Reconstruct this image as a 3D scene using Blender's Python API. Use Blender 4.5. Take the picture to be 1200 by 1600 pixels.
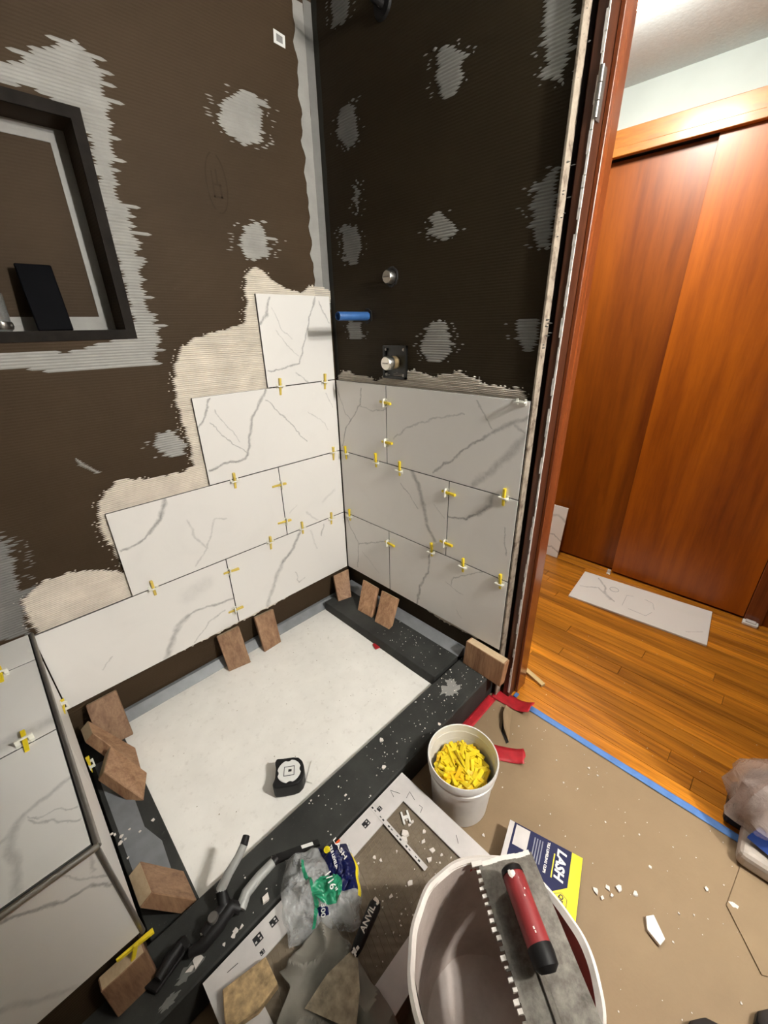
import bpy, bmesh, math, random
from mathutils import Matrix, Vector, noise
random.seed(7)
for o in list(bpy.data.objects): bpy.data.objects.remove(o, do_unlink=True)
scene = bpy.context.scene
col = scene.collection
V = Vector
# ------------------------------------------------------------------ camera
CAM = V((-1.1259, -1.4131, 1.3549)); YAW, PITCH, ROLL, FPX = 0.7793, -0.4278, -0.0224, 636.2
_f = V((math.sin(YAW)*math.cos(PITCH), math.cos(YAW)*math.cos(PITCH), math.sin(PITCH)))
_r = V((math.cos(YAW), -math.sin(YAW), 0)); _u = _r.cross(_f)
_r2 = _r*math.cos(ROLL)+_u*math.sin(ROLL); _u2 = -_r*math.sin(ROLL)+_u*math.cos(ROLL)
cam_d = bpy.data.cameras.new('camera'); cam = bpy.data.objects.new('camera', cam_d); col.objects.link(cam)
cam_d.sensor_fit = 'HORIZONTAL'; cam_d.sensor_width = 36; cam_d.lens = FPX/1200*36; cam_d.clip_start = 0.02
M = Matrix((( _r2.x, _u2.x, -_f.x, CAM.x), (_r2.y, _u2.y, -_f.y, CAM.y), (_r2.z, _u2.z, -_f.z, CAM.z), (0, 0, 0, 1)))
cam.matrix_basis = M
scene.camera = cam
# ------------------------------------------------------------------ world, exposure
w = bpy.data.worlds.new('world'); scene.world = w; w.use_nodes = True
w.node_tree.nodes['Background'].inputs[0].default_value = (0.9, 0.85, 0.8, 1)
w.node_tree.nodes['Background'].inputs[1].default_value = 0.02
scene.view_settings.view_transform = 'Standard'; scene.view_settings.look = 'None'
scene.view_settings.gamma = 1; scene.view_settings.use_curve_mapping = False
scene.view_settings.exposure = 1.12
VANITY_EMIT = 1150.0      # the lamp bar on the wall behind the camera
HALL_EMIT = 80.0        # the hall's ceiling lamp

# a pixel of the photograph seen on a real plane of the room
def ray(x, y): return _f + _r2*((x-600)/FPX) - _u2*((y-800)/FPX)
def onx(x, y, X): v = ray(x, y); return CAM + v*((X-CAM.x)/v.x)
def ony(x, y, Y): v = ray(x, y); return CAM + v*((Y-CAM.y)/v.y)
def onz(x, y, Z): v = ray(x, y); return CAM + v*((Z-CAM.z)/v.z)

# ------------------------------------------------------------------ helpers
class MB:
    def __init__(s): s.v = []; s.f = []
    def add(s, vs, fs):
        n = len(s.v); s.v += [tuple(x) for x in vs]; s.f += [tuple(i+n for i in f) for f in fs]; return s
    def box(s, c, d, m=None):
        m = m or Matrix.Identity(4)
        hx, hy, hz = d[0]/2, d[1]/2, d[2]/2
        vs = [m @ V((c[0]+x*hx, c[1]+y*hy, c[2]+z*hz)) for x, y, z in
              ((-1,-1,-1),(1,-1,-1),(1,1,-1),(-1,1,-1),(-1,-1,1),(1,-1,1),(1,1,1),(-1,1,1))]
        return s.add(vs, [(0,3,2,1),(4,5,6,7),(0,1,5,4),(1,2,6,5),(2,3,7,6),(3,0,4,7)])
    def span(s, a, b, m=None):
        return s.box([(a[i]+b[i])/2 for i in range(3)], [abs(b[i]-a[i]) for i in range(3)], m)
    def hexa(s, bl, br, tr, tl, off):
        f = [V(p) for p in (bl, br, tr, tl)]; b = [p+V(off) for p in f]
        return s.add(f+b, [(0,1,2,3),(7,6,5,4),(0,4,5,1),(1,5,6,2),(2,6,7,3),(3,7,4,0)])
    def prism(s, pts, off):
        n = len(pts); a = [V(p) for p in pts]; b = [p+V(off) for p in a]
        return s.add(a+b, [tuple(range(n))[::-1], tuple(range(n, 2*n))] + [(i, (i+1) % n, n+(i+1) % n, n+i) for i in range(n)])
    def lathe(s, prof, n=40, c=(0,0,0), cap0=False, cap1=False, m=None, wob=0):
        m = m or Matrix.Identity(4); vs = []; k = len(prof)
        for i in range(n):
            a = 2*math.pi*i/n
            for j, (r, z) in enumerate(prof):
                rr = r*(1+wob*noise.noise(V((math.cos(a)*3, math.sin(a)*3, z*20))))
                vs.append(m @ V((c[0]+rr*math.cos(a), c[1]+rr*math.sin(a), c[2]+z)))
        fs = [(i*k+j, ((i+1) % n)*k+j, ((i+1) % n)*k+j+1, i*k+j+1) for i in range(n) for j in range(k-1)]
        if cap0: fs.append(tuple(i*k for i in range(n))[::-1])
        if cap1: fs.append(tuple(i*k+k-1 for i in range(n)))
        return s.add(vs, fs)
    def tube(s, pts, r, n=10, cap=True):
        pts = [V(p) for p in pts]; rs = r if isinstance(r, (list, tuple)) else [r]*len(pts)
        vs = []; up = V((0.13, 0.21, 0.97))
        for i, p in enumerate(pts):
            d = (pts[min(i+1, len(pts)-1)]-pts[max(i-1, 0)]).normalized()
            a = d.cross(up)
            if a.length < 1e-4: a = d.cross(V((1, 0, 0)))
            a.normalize(); b = d.cross(a)
            for k in range(n):
                t = 2*math.pi*k/n; vs.append(p+a*math.cos(t)*rs[i]+b*math.sin(t)*rs[i])
        fs = [(i*n+k, i*n+(k+1) % n, (i+1)*n+(k+1) % n, (i+1)*n+k) for i in range(len(pts)-1) for k in range(n)]
        if cap: fs += [tuple(range(n))[::-1], tuple(range((len(pts)-1)*n, len(pts)*n))]
        return s.add(vs, fs)
    def mesh(s, name, mat, bevel=0, smooth=False, seg=1):
        me = bpy.data.meshes.new(name); me.from_pydata(s.v, [], s.f)
        bm = bmesh.new(); bm.from_mesh(me)
        bmesh.ops.recalc_face_normals(bm, faces=bm.faces)
        if bevel: bmesh.ops.bevel(bm, geom=list(bm.edges), offset=bevel, segments=seg, affect='EDGES', profile=0.5)
        if smooth:
            for f in bm.faces: f.smooth = True
        bm.to_mesh(me); bm.free()
        if mat: me.materials.append(mat)
        if smooth:
            try: me.set_sharp_from_angle(angle=math.radians(40))
            except Exception: pass
        return me
    def build(s, name, mat, parent=None, **k):
        o = bpy.data.objects.new(name, s.mesh(name, mat, **k)); col.objects.link(o)
        if parent: o.parent = parent
        return o
def tag(o, label=None, cat=None, group=None, kind=None):
    for k, v in (('label', label), ('category', cat), ('group', group), ('kind', kind)):
        if v: o[k] = v
    return o
def thing(name, label, cat, m=None, group=None):
    o = bpy.data.objects.new(name, None); col.objects.link(o); o.empty_display_size = 0.05
    if m is not None: o.matrix_basis = m if isinstance(m, Matrix) else Matrix.Translation(m)
    return tag(o, label, cat, group)
def struct(o, label=None): o['kind'] = 'structure'; return tag(o, label)
def link(me, name, parent=None, m=None):
    o = bpy.data.objects.new(name, me); col.objects.link(o)
    if parent: o.parent = parent
    if m is not None: o.matrix_basis = m
    return o
def axes(o, x, y, z):
    x, y, z = V(x), V(y), V(z)
    return Matrix(((x.x, y.x, z.x, o[0]), (x.y, y.y, z.y, o[1]), (x.z, y.z, z.z, o[2]), (0, 0, 0, 1)))
def frame2(o, xdir, up=(0, 0, 1)):
    x = V(xdir).normalized(); z = V(up).normalized(); y = z.cross(x).normalized(); z = x.cross(y)
    return axes(o, x, y, z)
_dg = None
def text(body, size, m, mat, parent, depth=0.0004, bold=0.0, name='lettering', shear=0.0):
    cu = bpy.data.curves.new('lettering', 'FONT'); cu.body = body; cu.size = size; cu.extrude = depth/2; cu.offset = bold
    cu.shear = shear; cu.align_x = 'CENTER'; cu.align_y = 'CENTER'; cu.resolution_u = 3
    t = bpy.data.objects.new('lettering', cu); col.objects.link(t)
    bpy.context.view_layer.update()
    me = bpy.data.meshes.new_from_object(t.evaluated_get(bpy.context.evaluated_depsgraph_get()))
    bpy.data.objects.remove(t); bpy.data.curves.remove(cu)
    me.materials.clear(); me.materials.append(mat)
    return link(me, name, parent, m)

# ------------------------------------------------------------------ materials
class NT:
    def __init__(s, name):
        s.m = bpy.data.materials.new(name); s.m.use_nodes = True; s.t = s.m.node_tree; s.n = s.t.nodes
        s.b = s.n['Principled BSDF']; s.out = s.n['Material Output']
    def node(s, typ, **k):
        n = s.n.new(typ)
        for a, b in k.items():
            if a.startswith('i_'):
                key = a[2:]; key = int(key) if key.isdigit() else key.replace('_', ' ')
                s.set(n.inputs[key], b)
            else: setattr(n, a, b)
        return n
    def set(s, sock, val):
        if isinstance(val, bpy.types.NodeSocket): s.t.links.new(val, sock)
        else: sock.default_value = val
    def L(s, a, b): s.t.links.new(a, b)
    def obj(s): return s.node('ShaderNodeTexCoord').outputs['Object']
    def mapping(s, v, scale=(1,1,1), loc=(0,0,0)):
        n = s.node('ShaderNodeMapping'); s.L(v, n.inputs['Vector']); n.inputs['Scale'].default_value = scale
        s.set(n.inputs['Location'], loc); return n.outputs[0]
    def noise(s, v, scale, detail=4, rough=0.55, dist=0.0):
        n = s.node('ShaderNodeTexNoise'); s.L(v, n.inputs['Vector']); n.inputs['Scale'].default_value = scale
        n.inputs['Detail'].default_value = detail; n.inputs['Roughness'].default_value = rough; n.inputs['Distortion'].default_value = dist
        return n
    def ramp(s, fac, stops):
        n = s.node('ShaderNodeValToRGB'); s.L(fac, n.inputs[0]); cr = n.color_ramp
        while len(cr.elements) < len(stops): cr.elements.new(0.5)
        for e, (p, c) in zip(cr.elements, stops): e.position = p; e.color = (*c, 1) if len(c) == 3 else c
        return n.outputs[0]
    def mix(s, fac, a, b, mode='MIX'):
        n = s.node('ShaderNodeMix', data_type='RGBA', blend_type=mode)
        s.set(n.inputs[0], fac); s.set(n.inputs[6], (*a, 1) if isinstance(a, tuple) else a); s.set(n.inputs[7], (*b, 1) if isinstance(b, tuple) else b)
        return n.outputs[2]
    def math(s, op, a, b=0.0, clamp=False):
        n = s.node('ShaderNodeMath', operation=op, use_clamp=clamp); s.set(n.inputs[0], a); s.set(n.inputs[1], b); return n.outputs[0]
    def bump(s, h, strength=0.3, dist=0.002):
        n = s.node('ShaderNodeBump'); n.inputs['Strength'].default_value = strength; n.inputs['Distance'].default_value = dist
        s.L(h, n.inputs['Height']); s.L(n.outputs[0], s.b.inputs['Normal'])
    def done(s, color=None, rough=None, metal=None, spec=None):
        if color is not None: s.set(s.b.inputs['Base Color'], (*color, 1) if isinstance(color, tuple) else color)
        if rough is not None: s.set(s.b.inputs['Roughness'], rough)
        if metal is not None: s.b.inputs['Metallic'].default_value = metal
        if spec is not None: s.b.inputs['Specular IOR Level'].default_value = spec
        return s.m
def plain(name, c, rough=0.5, var=0.12, scale=30, metal=0.0, bump=0.0, spec=0.5, sub=0.0):
    n = NT(name); x = n.noise(n.obj(), scale, 5).outputs[0]
    lo = tuple(max(0, k*(1-var)) for k in c); hi = tuple(min(1, k*(1+var)) for k in c)
    cc = n.ramp(x, [(0.3, lo), (0.7, hi)])
    if bump: n.bump(x, bump, 0.002)
    return n.done(cc, rough, metal, spec)
def wood(name, dark, light, axis=2, scale=18, rough=0.45, stretch=0.06, bump=0.1, rnd=True, wave=0.0, coat=0.0):
    n = NT(name); v = n.obj()
    if rnd:
        r = n.node('ShaderNodeObjectInfo').outputs['Random']
        cb = n.node('ShaderNodeCombineXYZ'); k = n.math('MULTIPLY', r, 37.0)
        for i in range(3): n.L(k, cb.inputs[i])
        a = n.node('ShaderNodeVectorMath', operation='ADD'); n.L(v, a.inputs[0]); n.L(cb.outputs[0], a.inputs[1]); v = a.outputs[0]
    sc = [1, 1, 1]; sc[axis] = stretch
    vv = n.mapping(v, sc)
    a = n.noise(vv, scale, 7, 0.6, 0.6).outputs[0]; b = n.noise(vv, scale*5, 4, 0.7).outputs[0]
    c = n.ramp(a, [(0.32, dark), (0.68, light)])
    c = n.mix(0.35, c, n.ramp(b, [(0.3, dark), (0.6, light)]))
    if rnd:
        hv = n.node('ShaderNodeHueSaturation'); n.L(c, hv.inputs['Color'])
        mr = n.node('ShaderNodeMapRange'); n.L(r, mr.inputs[0]); mr.inputs[3].default_value = 0.72; mr.inputs[4].default_value = 1.25
        n.L(mr.outputs[0], hv.inputs['Value']); c = hv.outputs[0]
    if bump: n.bump(b, bump, 0.001)
    if coat: n.b.inputs['Coat Weight'].default_value = coat; n.b.inputs['Coat Roughness'].default_value = 0.15
    return n.done(c, rough)
def emit(name, c, s):
    n = NT(name); e = n.node('ShaderNodeEmission'); e.inputs[0].default_value = (*c, 1); e.inputs[1].default_value = s
    n.L(e.outputs[0], n.out.inputs[0]); return n.m
def membrane(name, c, per=0.0075):
    n = NT(name); v = n.obj()
    wv = n.node('ShaderNodeTexWave', wave_type='BANDS', bands_direction='Z', wave_profile='SIN')
    n.L(v, wv.inputs['Vector']); wv.inputs['Scale'].default_value = 1/per/20*2*math.pi; wv.inputs['Distortion'].default_value = 0.6
    wv.inputs['Detail'].default_value = 1; wv.inputs['Detail Scale'].default_value = 8
    big = n.noise(v, 2.2, 4).outputs[0]; fine = n.noise(v, 160, 3).outputs[0]
    cc = n.ramp(big, [(0.3, tuple(k*0.82 for k in c)), (0.7, tuple(k*1.2 for k in c))])
    cc = n.mix(n.math('MULTIPLY', wv.outputs[1], 0.16), cc, tuple(k*0.55 for k in c))
    cc = n.mix(n.math('MULTIPLY', fine, 0.25), cc, tuple(k*1.35 for k in c))
    n.bump(wv.outputs[1], 0.22, 0.0012)
    return n.done(cc, 0.62, spec=0.10)
def thinset(name, c, ridge=0.012, rough=0.8):
    n = NT(name); v = n.obj()
    a = n.noise(v, 14, 6).outputs[0]; b = n.noise(n.mapping(v, (0.15, 0.15, 1)), 160, 3).outputs[0]
    cc = n.ramp(a, [(0.3, tuple(k*0.85 for k in c)), (0.7, tuple(min(1, k*1.12) for k in c))])
    cc = n.mix(n.math('MULTIPLY', b, 0.3), cc, tuple(k*0.72 for k in c))
    n.bump(b, 0.3, 0.002)
    return n.done(cc, rough, spec=0.35)
_vein_n = [0]
def marble(polys, base=(0.79, 0.76, 0.725), vein=(0.23, 0.22, 0.21), cloud=0.18):
    """white marble-look porcelain; polys = [(width, strength, [(u,v)...])] in the tile's own plane"""
    _vein_n[0] += 1; seed = _vein_n[0]*3.17
    n = NT('marble_tile'); v = n.obj()
    vs = n.mapping(v, (1, 1, 1), (seed, seed*0.7, 0))
    nz = n.noise(vs, 22, 5, 0.6)
    d = n.node('ShaderNodeVectorMath', operation='SUBTRACT'); n.L(nz.outputs[1], d.inputs[0]); d.inputs[1].default_value = (0.5, 0.5, 0.5)
    d2 = n.node('ShaderNodeVectorMath', operation='SCALE'); n.L(d.outputs[0], d2.inputs[0]); d2.inputs['Scale'].default_value = 0.030
    p = n.node('ShaderNodeVectorMath', operation='ADD'); n.L(v, p.inputs[0]); n.L(d2.outputs[0], p.inputs[1])
    fl = n.node('ShaderNodeVectorMath', operation='MULTIPLY'); n.L(p.outputs[0], fl.inputs[0]); fl.inputs[1].default_value = (1, 1, 0)
    P = fl.outputs[0]; acc = None
    for wd, st, pl in polys:
        for (a, b) in zip(pl, pl[1:]):
            a = V((a[0], a[1], 0)); b = V((b[0], b[1], 0)); ba = b-a; L2 = max(ba.dot(ba), 1e-8)
            pa = n.node('ShaderNodeVectorMath', operation='SUBTRACT'); n.L(P, pa.inputs[0]); pa.inputs[1].default_value = a
            dt = n.node('ShaderNodeVectorMath', operation='DOT_PRODUCT'); n.L(pa.outputs[0], dt.inputs[0]); dt.inputs[1].default_value = ba
            h = n.math('MULTIPLY', dt.outputs['Value'], 1/L2, True)
            sb = n.node('ShaderNodeVectorMath', operation='SCALE'); sb.inputs[0].default_value = ba; n.L(h, sb.inputs['Scale'])
            df = n.node('ShaderNodeVectorMath', operation='SUBTRACT'); n.L(pa.outputs[0], df.inputs[0]); n.L(sb.outputs[0], df.inputs[1])
            ln = n.node('ShaderNodeVectorMath', operation='LENGTH'); n.L(df.outputs[0], ln.inputs[0])
            mr = n.node('ShaderNodeMapRange', interpolation_type='SMOOTHSTEP'); n.L(ln.outputs['Value'], mr.inputs[0])
            mr.inputs[1].default_value = 0; mr.inputs[2].default_value = wd; mr.inputs[3].default_value = min(.95, st*1.4); mr.inputs[4].default_value = 0
            acc = mr.outputs[0] if acc is None else n.math('MAXIMUM', acc, mr.outputs[0])
    cl = n.noise(vs, 5, 5, 0.6, 0.8).outputs[0]
    clf = n.ramp(cl, [(0.52, (0, 0, 0)), (0.8, (cloud, cloud, cloud))])
    c = n.mix(clf, base, tuple(k*0.75 for k in base))
    if acc is not None:
        br = n.noise(vs, 45, 4, 0.7).outputs[0]
        brk = n.ramp(br, [(0.28, (0.45, 0.45, 0.45)), (0.6, (1, 1, 1))])
        c = n.mix(n.math('MULTIPLY', acc, brk), c, vein)
    return n.done(c, 0.33, spec=0.45)

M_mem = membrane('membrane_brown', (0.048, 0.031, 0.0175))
M_memshade = membrane('membrane_shaded', (0.032, 0.0225, 0.0125))  # same membrane; the right wall's weaker grazing light is put into its colour
M_grey = thinset('sealant_grey', (0.30, 0.29, 0.27), rough=0.5)
M_grey2 = thinset('sealant_grey_dark', (0.17, 0.165, 0.155), rough=0.55)
M_cream = thinset('thinset_cream', (0.68, 0.61, 0.52))
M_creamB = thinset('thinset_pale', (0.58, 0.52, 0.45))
M_black = NT('black_foam'); _v = M_black.obj()
_s = M_black.noise(_v, 140, 3, 0.7).outputs[0]; _c = M_black.ramp(M_black.noise(_v, 9, 5).outputs[0], [(0.3, (0.026, 0.026, 0.024)), (0.7, (0.050, 0.050, 0.046))])
_c = M_black.mix(M_black.ramp(_s, [(0.66, (0, 0, 0)), (0.74, (0.5, 0.5, 0.5))]), _c, (0.16, 0.155, 0.145)); M_black.bump(_s, 0.3, 0.001)
M_black = M_black.done(_c, 0.6, spec=0.18)
M_seal = plain('seal_band_grey', (0.19, 0.195, 0.205), 0.35, 0.15, 20)
M_pan = NT('tray_board'); _v = M_pan.obj()
_a = M_pan.noise(_v, 7, 6, 0.65).outputs[0]; _b = M_pan.noise(_v, 38, 6, 0.7).outputs[0]
_c = M_pan.ramp(_a, [(0.3, (0.82, 0.785, 0.73)), (0.7, (0.92, 0.885, 0.83))])
_c = M_pan.mix(M_pan.ramp(_b, [(0.56, (0, 0, 0)), (0.74, (0.42, 0.42, 0.42))]), _c, (0.52, 0.47, 0.41)); M_pan.bump(_a, 0.25, 0.004)
M_pan = M_pan.done(_c, 0.6)
M_chrome = plain('brushed_nickel', (0.80, 0.78, 0.74), 0.28, 0.05, 40, 1.0)
M_chromedull = plain('dull_nickel', (0.33, 0.315, 0.30), 0.38, 0.1, 40, 0.9)
M_shade_side = plain('joint_shade_edge', (0.09, 0.085, 0.08), 0.85)  # tile edges darkened: shade of the unlit joints put into their colour
M_block = wood('pine_block', (0.15, 0.06, 0.025), (0.44, 0.26, 0.145), 2, 34, 0.65, 0.12, 0.2)
M_blockend = wood('pine_end_grain', (0.38, 0.27, 0.16), (0.52, 0.39, 0.25), 1, 40, 0.7, 0.5, 0.2)
M_white = plain('white_plastic', (0.78, 0.77, 0.74), 0.35, 0.04)
M_clip = plain('clip_plastic', (0.80, 0.78, 0.70), 0.4, 0.05)
M_yellow = plain('yellow_plastic', (0.80, 0.60, 0.02), 0.35, 0.08, 60)
M_yellowA = plain('yellow_plastic_overexposed', (0.70, 0.52, 0.10), 0.4, 0.12, 60)  # left-wall wedges: washed-out look of strong light put into the colour
M_paper = NT('kraft_paper'); _v = M_paper.obj()
_a = M_paper.noise(_v, 3.5, 6, 0.6).outputs[0]; _b = M_paper.noise(_v, 260, 3, 0.7).outputs[0]
_c = M_paper.ramp(_a, [(0.3, (0.215, 0.142, 0.076)), (0.7, (0.275, 0.188, 0.104))])
_c = M_paper.mix(M_paper.math('MULTIPLY', _b, 0.3), _c, (0.30, 0.215, 0.125)); M_paper.bump(_a, 0.35, 0.01)
M_paper = M_paper.done(_c, 0.75)
M_blue = plain('blue_tape', (0.08, 0.19, 0.46), 0.6, 0.15, 25)
M_red = plain('red_tape', (0.42, 0.018, 0.026), 0.4, 0.25, 30)
M_plaster = NT('broken_plaster'); _v = M_plaster.obj(); _a = M_plaster.noise(_v, 28, 6, 0.7).outputs[0]
M_plaster.bump(_a, 0.5, 0.003)
M_plaster = M_plaster.done(M_plaster.ramp(_a, [(0.34, (0.09, 0.06, 0.04)), (0.5, (0.26, 0.21, 0.16)), (0.72, (0.34, 0.29, 0.225))]), 0.85)
M_paintedge = plain('old_white_paint', (0.72, 0.68, 0.64), 0.6, 0.2, 50)
M_jamb = wood('mahogany_jamb', (0.075, 0.014, 0.005), (0.24, 0.062, 0.018), 2, 22, 0.22, 0.03, 0.05, False, coat=0.4)
M_jambdk = wood('mahogany_dark', (0.030, 0.010, 0.005), (0.10, 0.030, 0.012), 2, 22, 0.4, 0.03, 0.05, False)
M_closet = wood('closet_varnish', (0.13, 0.021, 0.0004), (0.37, 0.090, 0.0015), 2, 5.5, 0.38, 0.09, 0.06, True, coat=0.04)
M_pine = wood('knotty_pine', (0.20, 0.055, 0.005), (0.50, 0.20, 0.030), 1, 16, 0.38, 0.12, 0.05, False, coat=0.1)
M_oak = wood('oak_floor', (0.13, 0.030, 0.002), (0.72, 0.27, 0.020), 1, 26, 0.33, 0.04, 0.06, True, coat=0.15)
M_hallwall = plain('hall_paint', (0.42, 0.47, 0.455), 0.7, 0.03, 10)
M_ceil = plain('ceiling_paint', (0.66, 0.74, 0.76), 0.85, 0.05, 90, bump=0.3)
M_bathwall = plain('bath_paint', (0.30, 0.28, 0.25), 0.8, 0.05, 8)
M_hallside = plain('hall_side_dark', (0.12, 0.08, 0.05), 0.7)  # unseen hall walls, coloured dark to cut bounce light on the closet doors
M_dark = plain('dark_gap', (0.012, 0.009, 0.007), 0.9)
M_tileback = NT('tile_back'); _v = M_tileback.obj()
_a = M_tileback.noise(_v, 16, 6, 0.65).outputs[0]
_w = M_tileback.node('ShaderNodeTexWave', wave_type='BANDS', bands_direction='DIAGONAL'); M_tileback.L(_v, _w.inputs[0]); _w.inputs['Scale'].default_value = 28
M_tileback.bump(_w.outputs[1], 0.5, 0.002)
M_tileback = M_tileback.done(M_tileback.ramp(_a, [(0.3, (0.13, 0.098, 0.065)), (0.7, (0.21, 0.165, 0.115))]), 0.8)
M_card = plain('printed_cardboard', (0.62, 0.58, 0.56), 0.55, 0.06, 25)
M_cardbrown = plain('brown_cardboard', (0.24, 0.17, 0.11), 0.8, 0.15, 25)
M_ink = plain('black_ink', (0.012, 0.012, 0.014), 0.5)
M_orange = plain('orange_print', (0.75, 0.11, 0.02), 0.5)
M_navy = plain('navy_print', (0.0035, 0.006, 0.055), 0.42, 0.1, spec=0.25)
M_yprint = plain('yellow_print', (0.82, 0.66, 0.01), 0.3, 0.05)
M_green = plain('green_print', (0.02, 0.24, 0.12), 0.35)
M_redbucket = plain('red_bucket', (0.40, 0.030, 0.022), 0.4, 0.15)
M_mortar = NT('mortar_smear'); _v = M_mortar.obj(); _a = M_mortar.noise(_v, 9, 6, 0.6).outputs[0]; _b = M_mortar.noise(_v, 70, 4).outputs[0]
M_mortar.bump(_b, 0.35, 0.003)
M_mortar = M_mortar.done(M_mortar.ramp(_a, [(0.3, (0.40, 0.32, 0.27)), (0.55, (0.55, 0.46, 0.41)), (0.75, (0.66, 0.58, 0.53))]), 0.55)
M_mortarwhite = plain('mortar_white', (0.72, 0.66, 0.61), 0.7, 0.1, 40, bump=0.5)
M_steel = NT('trowel_steel'); _v = M_steel.obj(); _a = M_steel.noise(_v, 45, 6, 0.7).outputs[0]; _b = M_steel.noise(_v, 12, 5).outputs[0]
M_steel.bump(_a, 0.3, 0.001)
M_steel = M_steel.done(M_steel.mix(M_steel.ramp(_b, [(0.35, (0, 0, 0)), (0.65, (1, 1, 1))]), M_steel.ramp(_a, [(0.3, (0.09, 0.078, 0.062)), (0.7, (0.24, 0.215, 0.185))]), M_steel.ramp(_a, [(0.4, (0.06, 0.05, 0.04)), (0.7, (0.18, 0.16, 0.135))])), 0.5, 0.35)
M_redgrip = plain('red_rubber', (0.27, 0.030, 0.032), 0.42, 0.2, 25)
M_rubber = plain('black_rubber', (0.011, 0.010, 0.010), 0.5, 0.2, spec=0.25)
M_gripgrey = plain('grey_grip', (0.36, 0.36, 0.34), 0.45, 0.08)
M_cloth = NT('grey_cloth'); _v = M_cloth.obj(); _a = M_cloth.noise(_v, 12, 5).outputs[0]; _b = M_cloth.noise(_v, 500, 2).outputs[0]; M_cloth.bump(_b, 0.4, 0.001)
M_cloth = M_cloth.done(M_cloth.ramp(_a, [(0.3, (0.20, 0.185, 0.155)), (0.7, (0.27, 0.25, 0.215))]), 0.95, spec=0.1)
M_sponge = plain('tan_sponge', (0.42, 0.29, 0.15), 0.9, 0.45, 70, bump=0.8)
M_glassdark = plain('phone_glass', (0.002, 0.002, 0.003), 0.6, 0.1, spec=0.04)
M_shoe = plain('dark_shoe', (0.018, 0.015, 0.014), 0.6, 0.3)
M_pipe = plain('blue_pipe', (0.035, 0.11, 0.30), 0.35, 0.1)
M_brass = plain('dull_brass', (0.45, 0.33, 0.18), 0.4, 0.15, 60, 0.6)
def plastic_film(name, tint=(0.80, 0.82, 0.82), keep=0.42):
    n = NT(name); v = n.obj(); a = n.noise(v, 16, 6, 0.7, 0.8).outputs[0]; n.bump(a, 0.9, 0.012)
    n.done(tint, 0.14); tr = n.node('ShaderNodeBsdfTransparent'); tr.inputs[0].default_value = (0.92, 0.93, 0.93, 1)
    mx = n.node('ShaderNodeMixShader'); n.L(n.math('ADD', n.math('MULTIPLY', a, 0.35), keep-0.17), mx.inputs[0])
    n.L(tr.outputs[0], mx.inputs[1]); n.L(n.b.outputs[0], mx.inputs[2]); n.L(mx.outputs[0], n.out.inputs[0]); return n.m
M_film = plastic_film('clear_film', (0.93, 0.94, 0.94), 0.27)
M_film2 = plastic_film('clear_film_warm', (0.70, 0.58, 0.52), 0.42)

# ------------------------------------------------------------------ the room
ZT = 0.235          # bottom of the first tile row
H, T = 0.3065, 0.6115
MW = 0.012          # membrane plane, behind the tile faces
XL, YS, ZC = -1.75, -2.40, 2.40
NX0, NX1, NZ0, NZ1, ND = -1.10, -0.742, 1.362, 1.822, 0.105
b = MB()
b.span((XL-0.1, MW, 0), (NX0, 0.16, ZC)); b.span((NX1, MW, 0), (MW+0.11, 0.16, ZC))
b.span((NX0, MW, 0), (NX1, 0.16, NZ0)); b.span((NX0, MW, NZ1), (NX1, 0.16, ZC)); b.span((NX0, ND, NZ0), (NX1, 0.16, NZ1))
wall_back = struct(b.build('wall_back', M_mem))
# right wall of the shower up to the doorway, and the wall over and past the doorway
DY0, DY1, DZ = -0.875, -1.72, 2.03
wall_right = struct(MB().span((MW, DY0, 0), (MW+0.10, MW, ZC)).build('wall_right', M_memshade))
struct(MB().span((MW+0.001, DY1-0.02, DZ+0.03), (MW+0.125, DY0-0.001, ZC)).span((MW, YS-0.1, 0), (MW+0.125, DY1-0.03, ZC)).build('wall_right_doorway', M_bathwall))
struct(MB().span((XL-0.1, YS-0.1, 0), (MW, YS, ZC)).span((XL, YS, 0), (-0.36, -2.06, ZC)).build('wall_front_shade_block', M_bathwall))  # second span: added unseen projection that shades the bench front and carton
struct(MB().span((XL-0.1, YS, 0), (XL, MW, ZC)).build('wall_left', M_bathwall))
struct(MB().span((XL-0.1, YS-0.1, ZC), (MW+0.13, 0.16, ZC+0.08)).build('ceiling', M_ceil))
struct(MB().span((XL-0.1, YS-0.1, -0.12), (0.052, 0.16, -0.003)).build('floor', M_cardbrown))
# hall
HX1, HY0, HY1, HZ = 1.285, -2.7, 0.55, 2.272
struct(MB().span((MW+0.125, HY0, HZ), (HX1+0.2, HY1, HZ+0.08)).build('ceiling_hall', M_ceil))
struct(MB().span((HX1+0.02, HY0, 2.06), (HX1+0.12, HY1, HZ)).span((HX1+0.10, HY0, 0), (HX1+0.16, HY1, 2.06)).build('wall_hall_closet', M_hallwall))
struct(MB().span((MW+0.125, HY1, 0), (HX1+0.2, HY1+0.08, HZ)).build('wall_hall_far', M_hallside))
struct(MB().span((MW+0.125, HY0-0.08, 0), (HX1+0.2, HY0, HZ)).build('wall_hall_near', M_hallside))
struct(MB().span((MW+0.101, DY0+0.005, 0), (MW+0.13, HY1, HZ)).build('wall_hall_bath', M_hallside))
floor_hall = struct(MB().span((0.052, HY0, -0.12), (HX1+0.2, HY1, -0.014)).build('floor_hall', M_dark))
PWID = 0.0575; x = 0.052; rr = random.Random(3)
_pm = {}
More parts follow.
